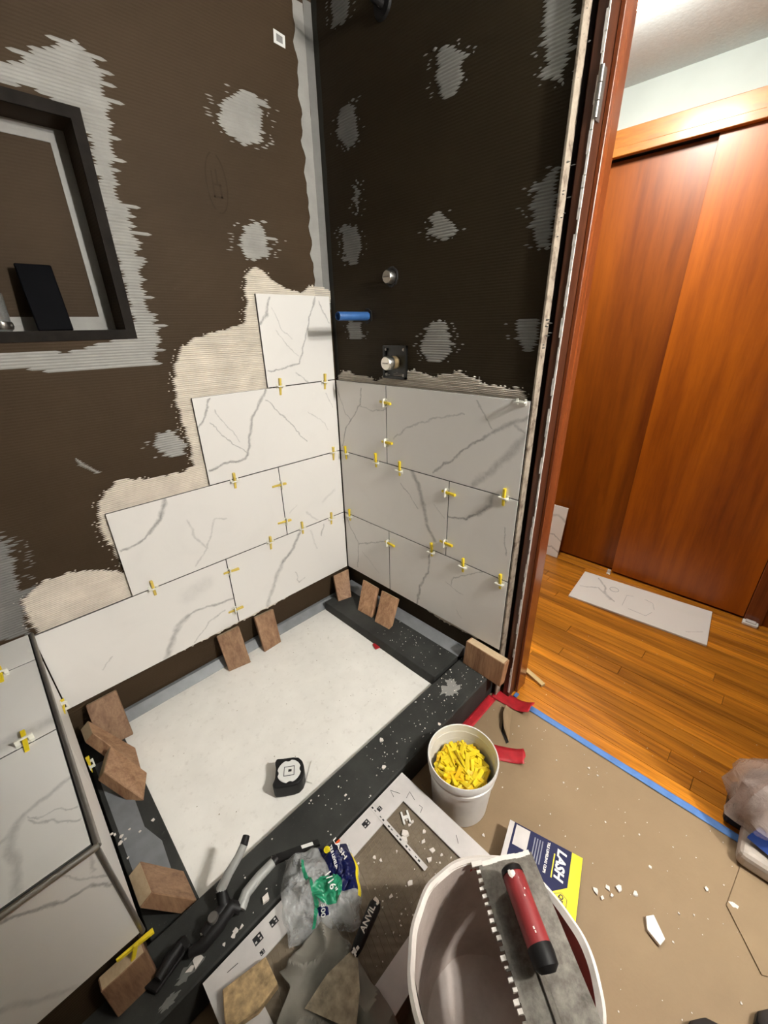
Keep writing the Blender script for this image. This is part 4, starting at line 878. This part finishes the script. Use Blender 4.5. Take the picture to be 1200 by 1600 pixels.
if sd_.dot(V((-.607, -1.285, 0))-p0) < 0: sd_ = -sd_
TLn, TWd = .285, .118
tz = .0045+BHB+.005
tro = thing('notched_trowel', 'notched steel trowel with red handle resting across the big bucket', 'trowel', axes(V((p0.x, p0.y, tz)), dd, sd_*-1 if dd.cross(sd_).z < 0 else sd_, (0,0,1)))
sg = -1 if dd.cross(sd_).z < 0 else 1
pts = []; n = 24
for k in range(n):
    a, c = TLn*k/n, TLn*(k+.5)/n; e = TLn*(k+1)/n
    pts += [(a, 0), (c, 0), (c, .007), (e-.0001, .007)]
pts += [(TLn, 0), (TLn, TWd), (0, TWd)]
MB().prism([(a, sg*c, 0) for a, c in pts], (0, 0, .0018)).build('blade', M_steel, tro)
mr_ = MB()
for k in range(n):
    if r.random() < .95: s = r.uniform(.0018, .0050); mr_.box((TLn*(k+.25+r.uniform(-.12, .12))/n, sg*.0005, .001), (s*1.5, .004+s, .004+r.uniform(0, .002)), Matrix.Translation((0, sg*r.uniform(-.001, .004), 0)))
for k in range(12): mr_.box((r.uniform(.0, .004), sg*TWd*k/12, .001), (.008, .011, r.uniform(.003, .006)))
tag(mr_.build('mortar_edge', M_mortarwhite, tro), kind='stuff')
hy = sg*.053
MB().span((.03, hy-.005*1, .0018), (.245, hy+.005, .007)).build('spine', M_steel, tro, bevel=.001)
MB().tube([(.046, hy, .004), (.046, hy, .03), (.05, hy, .044)], .006, 10).build('tang', M_steel, tro, smooth=True)
gp = [(.040, .015), (.046, .0185), (.054, .0200), (.09, .0195), (.13, .0198), (.146, .0198)]
MB().tube([(a, hy, .046) for a, _ in gp], [b2 for _, b2 in gp], 18).build('grip', M_redgrip, tro, smooth=True)
MB().tube([(.034, hy, .046), (.038, hy, .046), (.047, hy, .046)], [.013, .0185, .0202], 18).build('grip_end', M_rubber, tro, smooth=True)
MB().tube([(.143, hy, .046), (.153, hy, .046), (.166, hy, .045), (.172, hy, .043)], [.0203, .0208, .0195, .012], 18).build('grip_end', M_rubber, tro, smooth=True)
lm = MB()
for k in range(6): s = r.uniform(.002, .004); lm.box((r.uniform(.05, .14), hy+r.uniform(-.007, .007), .0650), (s, s*.7, .0012))
lm.lathe([(.0, .0030), (.004, .0026), (.0075, .0004)], 11, (.052, hy-.005*sg, .0632), wob=.5); tag(lm.build('mortar_spots', M_mortarwhite, tro), kind='stuff')

# ------------------------------------------------------------------ box of levelling clips
c0_, c1_, c2_ = onz(797,1280,.058), onz(911,1341,.058), onz(897,1440,.058)
u_ = (c1_-c0_); U = u_.length; u_.normalize(); v_ = V((u_.y, -u_.x, 0))
if v_.dot(c2_-c1_) < 0: v_ = -v_
W_ = .215; HB = .053
bo = thing('clip_box', 'navy and yellow cardboard box of tile levelling clips beside the big bucket', 'box', axes(V((c0_.x, c0_.y, .0045)), v_, u_, (0,0,1)))
# local x = reading direction, y = towards the yellow end
MB().span((0,0,0), (W_, U, HB)).build('carton', M_cardbrown, bo, bevel=.0008)
MB().span((.0005, .014, HB), (W_-.0005, U*.86, HB+.0004)).build('navy_panel', M_navy, bo)
MB().span((.0005, .0005, HB), (W_-.0005, .014, HB+.0004)).build('photo_strip', M_card, bo)
MB().prism([(.0005, U*.86, HB), (.0005, U-.0005, HB), (W_-.0005, U-.0005, HB), (W_-.0005, U*.52, HB), (.112, U*.70, HB), (.088, U*.86, HB)][::-1], (0, 0, .0006)).build('yellow_band', M_yprint, bo)
MB().span((-.0004, .0005, .0005), (0.0, U-.0005, HB-.0005)).build('side_print', M_navy, bo)
MB().span((.0005, U, .0005), (W_-.0005, U+.0004, HB-.0005)).build('side_print', M_navy, bo)
Zt = HB+.0010
def onb(x_, y_): return Matrix.Translation((x_, y_, Zt))
text('LASH', .031, onb(.045, U*.735), M_white, bo, bold=.0012, shear=.2)
text('TILE LEVELING CLIPS', .0085, onb(.045, U*.56), M_white, bo, bold=.0003)
for k in range(4): MB().span((.012, U*(.37+.035*k), Zt-.0004), (.012+(.075, .068, .08, .06)[k], U*(.385+.035*k), Zt)).build('small_print', plain('pale_print', (.18, .19, .26), .4), bo)
MB().span((.026, U*.645, Zt-.0004), (.085, U*.66, Zt)).build('underline', M_orange if False else M_yprint, bo)
MB().lathe([(0, 0), (.012, 0), (.012, .0004), (0, .0004)], 28, (.074, U*.30, Zt-.0002)).build('round_badge', plain('lime_print', (.62, .66, .30), .4), bo)
MB().span((.095, U*.36, Zt-.0004), (.128, U*.50, Zt)).build('pictured_clip', M_card, bo); MB().span((.088, U*.40, Zt-.0004), (.096, U*.46, Zt)).build('pictured_clip', M_card, bo)
gw = MB().span((.004, .020, Zt-.0006), (.058, U*.30, Zt-.0003)); gw.build('pictured_wall', M_card, bo)
MB().prism([(.122+.017*math.cos(k*math.pi/3), U*.80+.017*math.sin(k*math.pi/3), Zt-.0002) for k in range(6)], (0, 0, .0003)).build('logo_hexagon', M_ink, bo)
MB().prism([(.122+.0155*math.cos(k*math.pi/3), U*.80+.0155*math.sin(k*math.pi/3), Zt), ] and [(.122+.0155*math.cos(k*math.pi/3), U*.80+.0155*math.sin(k*math.pi/3), Zt+.0001) for k in range(6)], (0, 0, .0003)).build('logo_hexagon', M_yprint, bo)
text('QEP', .014, Matrix.Translation((.122, U*.80, Zt+.0007)), M_ink, bo, bold=.0005)

# ------------------------------------------------------------------ cloth, putty knife, sponge, bag
def heightfield(name, x0, x1, y0, y1, n, m, fz, mat, lab, cat, th=.003, xl=None):
    vs = []; idx = {}; mb = MB(); fs = []
    for j in range(m+1):
        for i in range(n+1):
            u, v = i/n, j/m; Y = y0+(y1-y0)*v; xa = xl(Y) if xl else x0; X = xa+(x1-xa)*u
            X += .012*noise.noise(V((v*4, 3, u))); Y += .012*noise.noise(V((u*4, 9, v)))
            vs.append((X, Y, fz(X, Y, u, v)))
    fs = [(j*(n+1)+i, j*(n+1)+i+1, (j+1)*(n+1)+i+1, (j+1)*(n+1)+i) for j in range(m) for i in range(n)]
    mb.add(vs, fs); o = mb.build(name, mat, smooth=True)
    md = o.modifiers.new('thickness', 'SOLIDIFY'); md.thickness = th; md.offset = 1
    return tag(o, lab, cat)
BTZ = .0045+BH
def cz(X, Y, u, v):
    f = .034*(1-abs(noise.noise(V((X*11+Y*5, Y*5-X*8, 2)))))**5+.012*noise.noise(V((X*12, Y*12, 3)))+.020*abs(math.sin(X*38+Y*16+3*noise.noise(V((X*8, Y*8, 0)))))*(.25+.75*abs(noise.noise(V((X*6, Y*6, 7)))))
    base = BTZ+.004
    if Y < BYC-hw: base = max(.008, base-(BYC-hw-Y)*1.5)
    if X < BXC-hl: base = max(.008, base-(BXC-hl-X)*1.5)
    return base+f
heightfield('grey_cloth', -1.135, -.905, -1.215, -.975, 60, 60, cz, M_cloth, 'crumpled grey cloth draped over the near end of the tile carton', 'cloth', xl=lambda Y: -1.03 if Y > -1.01 else max(-1.135, -1.03-(-1.01-Y)*2.0))
k0, k1 = onz(590,1405,.175), onz(553,1492,.158)
kn = thing('putty_knife', 'putty knife with black handle and mortar-caked blade on the grey cloth', 'putty knife', V(((k0.x+k1.x)/2, (k0.y+k1.y)/2, .160)))
kd = loc(k0, kn), loc(k1, kn)
kdir = (kd[1]-kd[0]).normalized()
hp = [kd[0], kd[0].lerp(kd[1], .12), kd[0].lerp(kd[1], .5), kd[0].lerp(kd[1], .85), kd[1]]
MB().tube(hp, [.008, .0135, .0125, .0115, .008], 14).build('handle', M_rubber, kn, smooth=True)
e0, e1 = loc(onz(476,1576,.150), kn), loc(onz(556,1612,.150), kn); s_ = kdir.cross(V((0,0,1))).normalized()
s0, s1 = kd[1]+s_*.010, kd[1]-s_*.010
if (e0-s0).length > (e0-s1).length: s0, s1 = s1, s0
MB().prism([s0+V((0,0,-.003)), s0.lerp(e0, .45)+(e0-e1).normalized()*.008, e0, e1, s1.lerp(e1, .45)-(e0-e1).normalized()*.006, s1+V((0,0,-.003))], (0, 0, .0016)).build('blade', plain('caked_blade', (.36, .29, .20), .75, .5, 45, bump=.4), kn)
hm_ = frame2(kd[0].lerp(kd[1], .42)+V((0, 0, .0132)), (kd[0]-kd[1]))
text('ANVIL', .017, hm_, M_mortarwhite, kn, bold=.0004)
lm = MB(); 
for k in range(9): q_ = kd[0].lerp(kd[1], r.choice((.05, .1, .9, .97, 1.02)))+V((r.uniform(-.006, .006), r.uniform(-.006, .006), .010)); lm.box(q_, (r.uniform(.003, .008), r.uniform(.003, .007), .004))
tag(lm.build('mortar_spots', M_mortarwhite, kn), kind='stuff')
sq = [onz(px, py, BTZ+.025) for px, py in ((347,1546),(415,1494),(434,1536),(402,1578),(352,1612))]
sq = [(p_.x, p_.y, BTZ+.001) for p_ in sq]
tag(MB().prism(sq, (0, 0, .024)).build('sponge', M_sponge, bevel=.002), 'tan mottled sponge lying on the near end of the carton', 'sponge')
# crumpled clear bag of clips, printed navy and green
bg = thing('plastic_bag', 'crumpled clear plastic bag with navy and green print on the carton', 'plastic bag', (-0.885, -0.925, BTZ+.002))
def bagsurf(u, v, off=0.0):      # u across, v along, both -1..1; top surface
    X = .098*u*(1-.12*v*v)+.012*noise.noise(V((u*2, v*2, 3))); Y = .092*v+.012*noise.noise(V((u*2, v*2, 8)))
    e = max(0, 1-u*u*u*u)*max(0, 1-v**4)
    z = .010+.040*math.sqrt(e)+.030*e*noise.noise(V((u*2.6, v*2.6, 1)))+.026*e*abs(noise.noise(V((u*2.8+v, v*2.8-u, 5))))+.008*e*abs(noise.noise(V((u*8, v*8, 6))))
    return V((X*.80+Y*.45, -X*.50+Y*.78, z+off))
N = 70; vs = [bagsurf(-1+2*i/N, -1+2*j/N) for j in range(N+1) for i in range(N+1)]
bm_ = MB().add(vs, [(j*(N+1)+i, j*(N+1)+i+1, (j+1)*(N+1)+i+1, (j+1)*(N+1)+i) for j in range(N) for i in range(N)])
n0 = len(vs); bm_.add([V((p_.x, p_.y, .002)) for p_ in vs], [(j*(N+1)+i, (j+1)*(N+1)+i, (j+1)*(N+1)+i+1, j*(N+1)+i+1) for j in range(N) for i in range(N)])
bm_.build('film', M_film, bg, smooth=True)
def bagpatch(name, inside, mat, off, parent=None, n=130):
    mb = MB(); vs = {}; fs = []; lst = []
    for j in range(n):
        for i in range(n):
            u, v = -1+2*(i+.5)/n, -1+2*(j+.5)/n
            if inside(u, v):
                f = []
                for a, c in ((i, j), (i+1, j), (i+1, j+1), (i, j+1)):
                    if (a, c) not in vs: vs[(a, c)] = len(lst); lst.append(bagsurf(-1+2*a/n, -1+2*c/n, off))
                    f.append(vs[(a, c)])
                fs.append(tuple(f))
    mb.add(lst, fs); return mb.build(name, mat, parent or bg, smooth=True)
bagpatch('navy_print', lambda u, v: u > .12+.1*math.sin(v*5) and -.35 < v < .93 and u < .93, M_navy, .0012)
bagpatch('green_disc', lambda u, v: (u-.22)**2+((v+.22)*.9)**2 < .11, M_green, .0022)
bagpatch('green_stripe', lambda u, v: abs(u+.22+.12*math.sin(v*4)) < .045 and -.95 < v < .55, M_green, .0012)
bagpatch('yellow_edge', lambda u, v: .93 <= u < .985 and -.5 < v < .6, M_yprint, .0012)
bagpatch('navy_tag', lambda u, v: -.14 < u < .08 and -.78 < v < -.60, M_navy, .0014)
def bagtext(s, u, v, size, mat, du, dv):
    p_ = bagsurf(u, v, .0065); a = (bagsurf(u+du*.05, v+dv*.05)-bagsurf(u, v)); nn = (bagsurf(u+.05, v)-bagsurf(u, v)).cross(bagsurf(u, v+.05)-bagsurf(u, v)).normalized()
    text(s, size, frame2(p_, a, nn), mat, bg, bold=.0003)
bagtext('1/16"', .24, -.16, .020, M_white, .35, -1)
bagtext('300', -.03, -.69, .016, M_white, -.2, -1)
bagtext('LASH', .62, .55, .022, M_white, .3, -1)
bagtext('TILE LEVELING', .45, .40, .009, M_white, .3, -1)
bp_ = bagsurf(.30, .70, .003); MB().lathe([(0, 0), (.008, 0), (.008, .0006), (0, .0008)], 20, tuple(bp_)).build('round_badge', M_yprint, bg)
wt = MB()
for k in range(9): pass
# black strip with a white label behind the bag
bs = [onz(px, py, CZ+.006) for px, py in ((425,1338),(497,1312),(500,1320),(430,1350))]
bsv = MB().prism([(p_.x, max(p_.y, CY1+.002), CZ+.0006) for p_ in bs], (0, 0, .009)).build('black_strip', M_rubber); tag(bsv, 'thin black plastic strip with a white label behind the bag', 'strip')
ls = [onz(px, py, CZ+.0105) for px, py in ((470,1321),(488,1315),(490,1320),(472,1326))]
MB().prism([(p_.x, max(p_.y, CY1+.003), CZ+.0097) for p_ in ls], (0, 0, .0005)).build('label', M_white, bsv)

# ------------------------------------------------------------------ niche things
q = [ony(20, 408, .055), ony(78, 408, .055), ony(113, 515, .030), ony(58, 516, .030)]
pb_ = V((-.900, .028, NZ0+.0008))
ph = thing('phone', 'black smartphone leaning against the back of the wall niche', 'phone', Matrix.Translation(pb_) @ Matrix.Rotation(math.radians(-14), 4, 'X'))
MB().span((-.0385, 0, 0), (.0385, .009, .160)).build('case', M_glassdark, ph, bevel=.0035, seg=3)
MB().span((-.0355, -.0003, .003), (.0355, .0006, .157)).build('screen', M_glassdark, ph)
bt = thing('glass_tumbler', 'clear glass tumbler at the left in the wall niche', 'glass', V((-1.008, .055, NZ0+.0006)))
GL = NT('clear_glass'); GL.b.inputs['Transmission Weight'].default_value = 0.9; GL = GL.done((.85, .88, .88), .06)
MB().lathe([(0, 0), (.020, 0), (.023, .004), (.026, .085), (.024, .086), (.021, .008), (0, .007)], 28, (0,0,0)).build('cup', GL, bt, smooth=True)
MB().lathe([(.0235, .004), (.0262, .012), (.0255, .020), (.0235, .022)], 28, (0,0,0), wob=.15).build('foot_ring', M_chrome, bt, smooth=True)

# ------------------------------------------------------------------ hall things
q = [onz(px, py, .0098) for px, py in ((888,930),(915,893),(1111,955),(1106,1009))]
ctr = sum(q, V())/4; dx_ = ((q[2]-q[1])+(q[3]-q[0])).normalized(); 
ht_v = [(.008,.5,[(-.22,.12),(-.17,.05),(-.15,-.02),(-.10,-.06)]), (.006,.4,[(-.28,-.02),(-.2,.02),(-.15,-.02)]), (.016,.4,[(-.16,.0),(-.12,-.05)]), (.004,.35,[(.22,-.1),(.28,-.06)])]
Y_ = V((0,0,1)).cross(dx_)
me = MB().box((0,0,0), (.607, .302, TT)).mesh('floor_tile', marble(ht_v), bevel=.0008)
ft = link(me, 'loose_tile', None, axes(V((ctr.x, ctr.y, .0055)), dx_, Y_, (0,0,1))); tag(ft, 'full white marble-look tile lying flat on the hall floor', 'tile')
M_pencil = plain('pencil', (.28, .28, .29), .7)
ring = [(-.125+.022*math.cos(k*.4), .055+.022*math.sin(k*.4), TT/2+.0004) for k in range(17)]
MB().tube(ring, .0011, 5).build('pencil_mark', M_pencil, ft)
for a, c in (((-.06,-.07),(-.06,.04)), ((-.06,.04),(-.03,.05)), ((.02,.06),(.06,.045)), ((.06,.045),(.075,-.01)), ((-.03,-.08),(.05,-.09)), ((.05,-.09),(.07,-.04))): MB().tube([(*a, TT/2+.0004), (*c, TT/2+.0004)], .0007, 5).build('pencil_mark', M_pencil, ft)
lt = MB().box((0,0,0), (.098, .330, TT)).mesh('cut_tile', marble([(.012,.4,[(-.05,.09),(.0,.11),(.05,.08)]), (.007,.55,[(-.05,-.03),(.0,-.02),(.05,-.05)]), (.008,.5,[(-.05,-.12),(.0,-.10),(.05,-.13)])]), bevel=.0008)
la = math.radians(7); o = link(lt, 'cut_tile', None, axes(V((CX-.030, -.555, .1645)), (0,-1,0), (math.sin(la),0,math.cos(la)), (-math.cos(la),0,math.sin(la)))); tag(o, 'narrow cut strip of marble-look tile leaning on the closet door', 'tile')
q = onz(956, 893, 0)
gd = thing('door_guide', 'small white plastic door guide on floor between the sliding doors', 'door guide', (CX-.02, -.898, .0005))
MB().span((-.012,-.010,0),(.012,.010,.004)).build('base', M_white, gd, bevel=.001); MB().span((-.004,-.009,.004),(.004,.009,.026)).build('fin', M_white, gd, bevel=.001)
a, c = onz(819, 1048, .006), onz(848, 1074, .006); d_ = (c-a).normalized()
wsx = link(MB().box((0,0,0), ((c-a).length, .020, .012)).mesh('wood_strip', wood('golden_strip', (.42,.27,.10), (.72,.55,.28), 0, 30, .5)), 'wood_strip', None, frame2(((a.x+c.x)/2+.01, (a.y+c.y)/2+.003, .0068), d_)); tag(wsx, 'short golden wooden strip lying on the hall floor by the jamb', 'wood strip')
wg = thing('white_wedge', 'small white block on the floor at the foot of the closet post', 'block', (CX-.035, -1.545, .0005))
MB().span((-.016,-.03,0),(.016,.03,.016)).build('block', M_white, wg, bevel=.003); MB().span((-.012,-.02,.016),(.012,.02,.022)).build('cap', M_card, wg, bevel=.002)

# bundle wrapped in plastic in the doorway
pk = thing('wrapped_bundle', 'bundle wrapped in clear plastic with blue label at the right edge in doorway', 'bundle', (.085, -1.655, .006))
MB().lathe([(0, .045), (.07, .040), (.098, .075), (.105, .13), (.090, .19), (.055, .235), (.02, .25), (0, .252)], 30, (.02, -.02, 0), wob=.35).build('plastic_wrap', M_film2, pk, smooth=True)
MB().lathe([(0, .055), (.06, .055), (.078, .10), (.070, .17), (.04, .21), (0, .22)], 24, (.02, -.02, 0), wob=.25).build('contents', plain('brown_contents', (.16, .075, .06), .7, .4, 30), pk, smooth=True)
MB().span((-.125,-.105,0),(-.005,.02,.055)).build('pale_base', plain('pale_base', (.42, .36, .31), .6), pk, bevel=.018, seg=3)
MB().span((-.02,-.12,0),(.11,.06,.046)).build('dark_base', M_rubber, pk, bevel=.01, seg=2)
MB().prism([(-.110,-.085,.066), (-.085,.012,.070), (-.030,-.02,.12), (-.05,-.12,.115)], (.004, .0, .003)).build('blue_label', plain('blue_label', (.012, .05, .26), .4), pk)

# photographer's shoes, toes just inside the frame
for lab, px, py in (('dark shoe toe at the bottom edge on the brown paper', 1097, 1590), ('dark shoe toe in the bottom right corner of the picture', 1204, 1575)):
    q = onz(px, py, .045); d_ = V((.62, .785, 0)); root = q-d_*.115
    so = thing('shoe', lab, 'shoe', frame2((root.x, root.y, .005), d_), 'shoes at the bottom edge')
    S_ = [(-.15,.030,.070),(-.11,.036,.085),(-.03,.036,.080),(.03,.042,.060),(.08,.043,.046),(.105,.034,.038),(.117,.018,.028)]
    vs = []; K = 14
    for (xx, ww, hh) in S_:
        for k in range(K): a = 2*math.pi*k/K; vs.append((xx, ww*math.cos(a), .014+max(0, hh-.014)*(.5+.5*math.sin(a))))
    mb = MB().add(vs, [(i*K+k, i*K+(k+1) % K, (i+1)*K+(k+1) % K, (i+1)*K+k) for i in range(len(S_)-1) for k in range(K)]+[tuple(range(K)), tuple(range((len(S_)-1)*K, len(S_)*K))])
    mb.build('upper', M_shoe, so, smooth=True)
    out = [(-.152,.030),(-.11,.037),(-.03,.037),(.03,.043),(.08,.044),(.107,.034),(.119,.016)]
    MB().prism([(a, c, 0) for a, c in out]+[(a, -c, 0) for a, c in out[::-1]], (0, 0, .016)).build('sole', M_rubber, so)
    for k in range(4): MB().tube([(-.01+k*.02, -.022, .070-k*.004), (-.01+k*.02, 0, .083-k*.006), (-.01+k*.02, .022, .070-k*.004)], .0025, 6).build('lace', M_rubber, so)
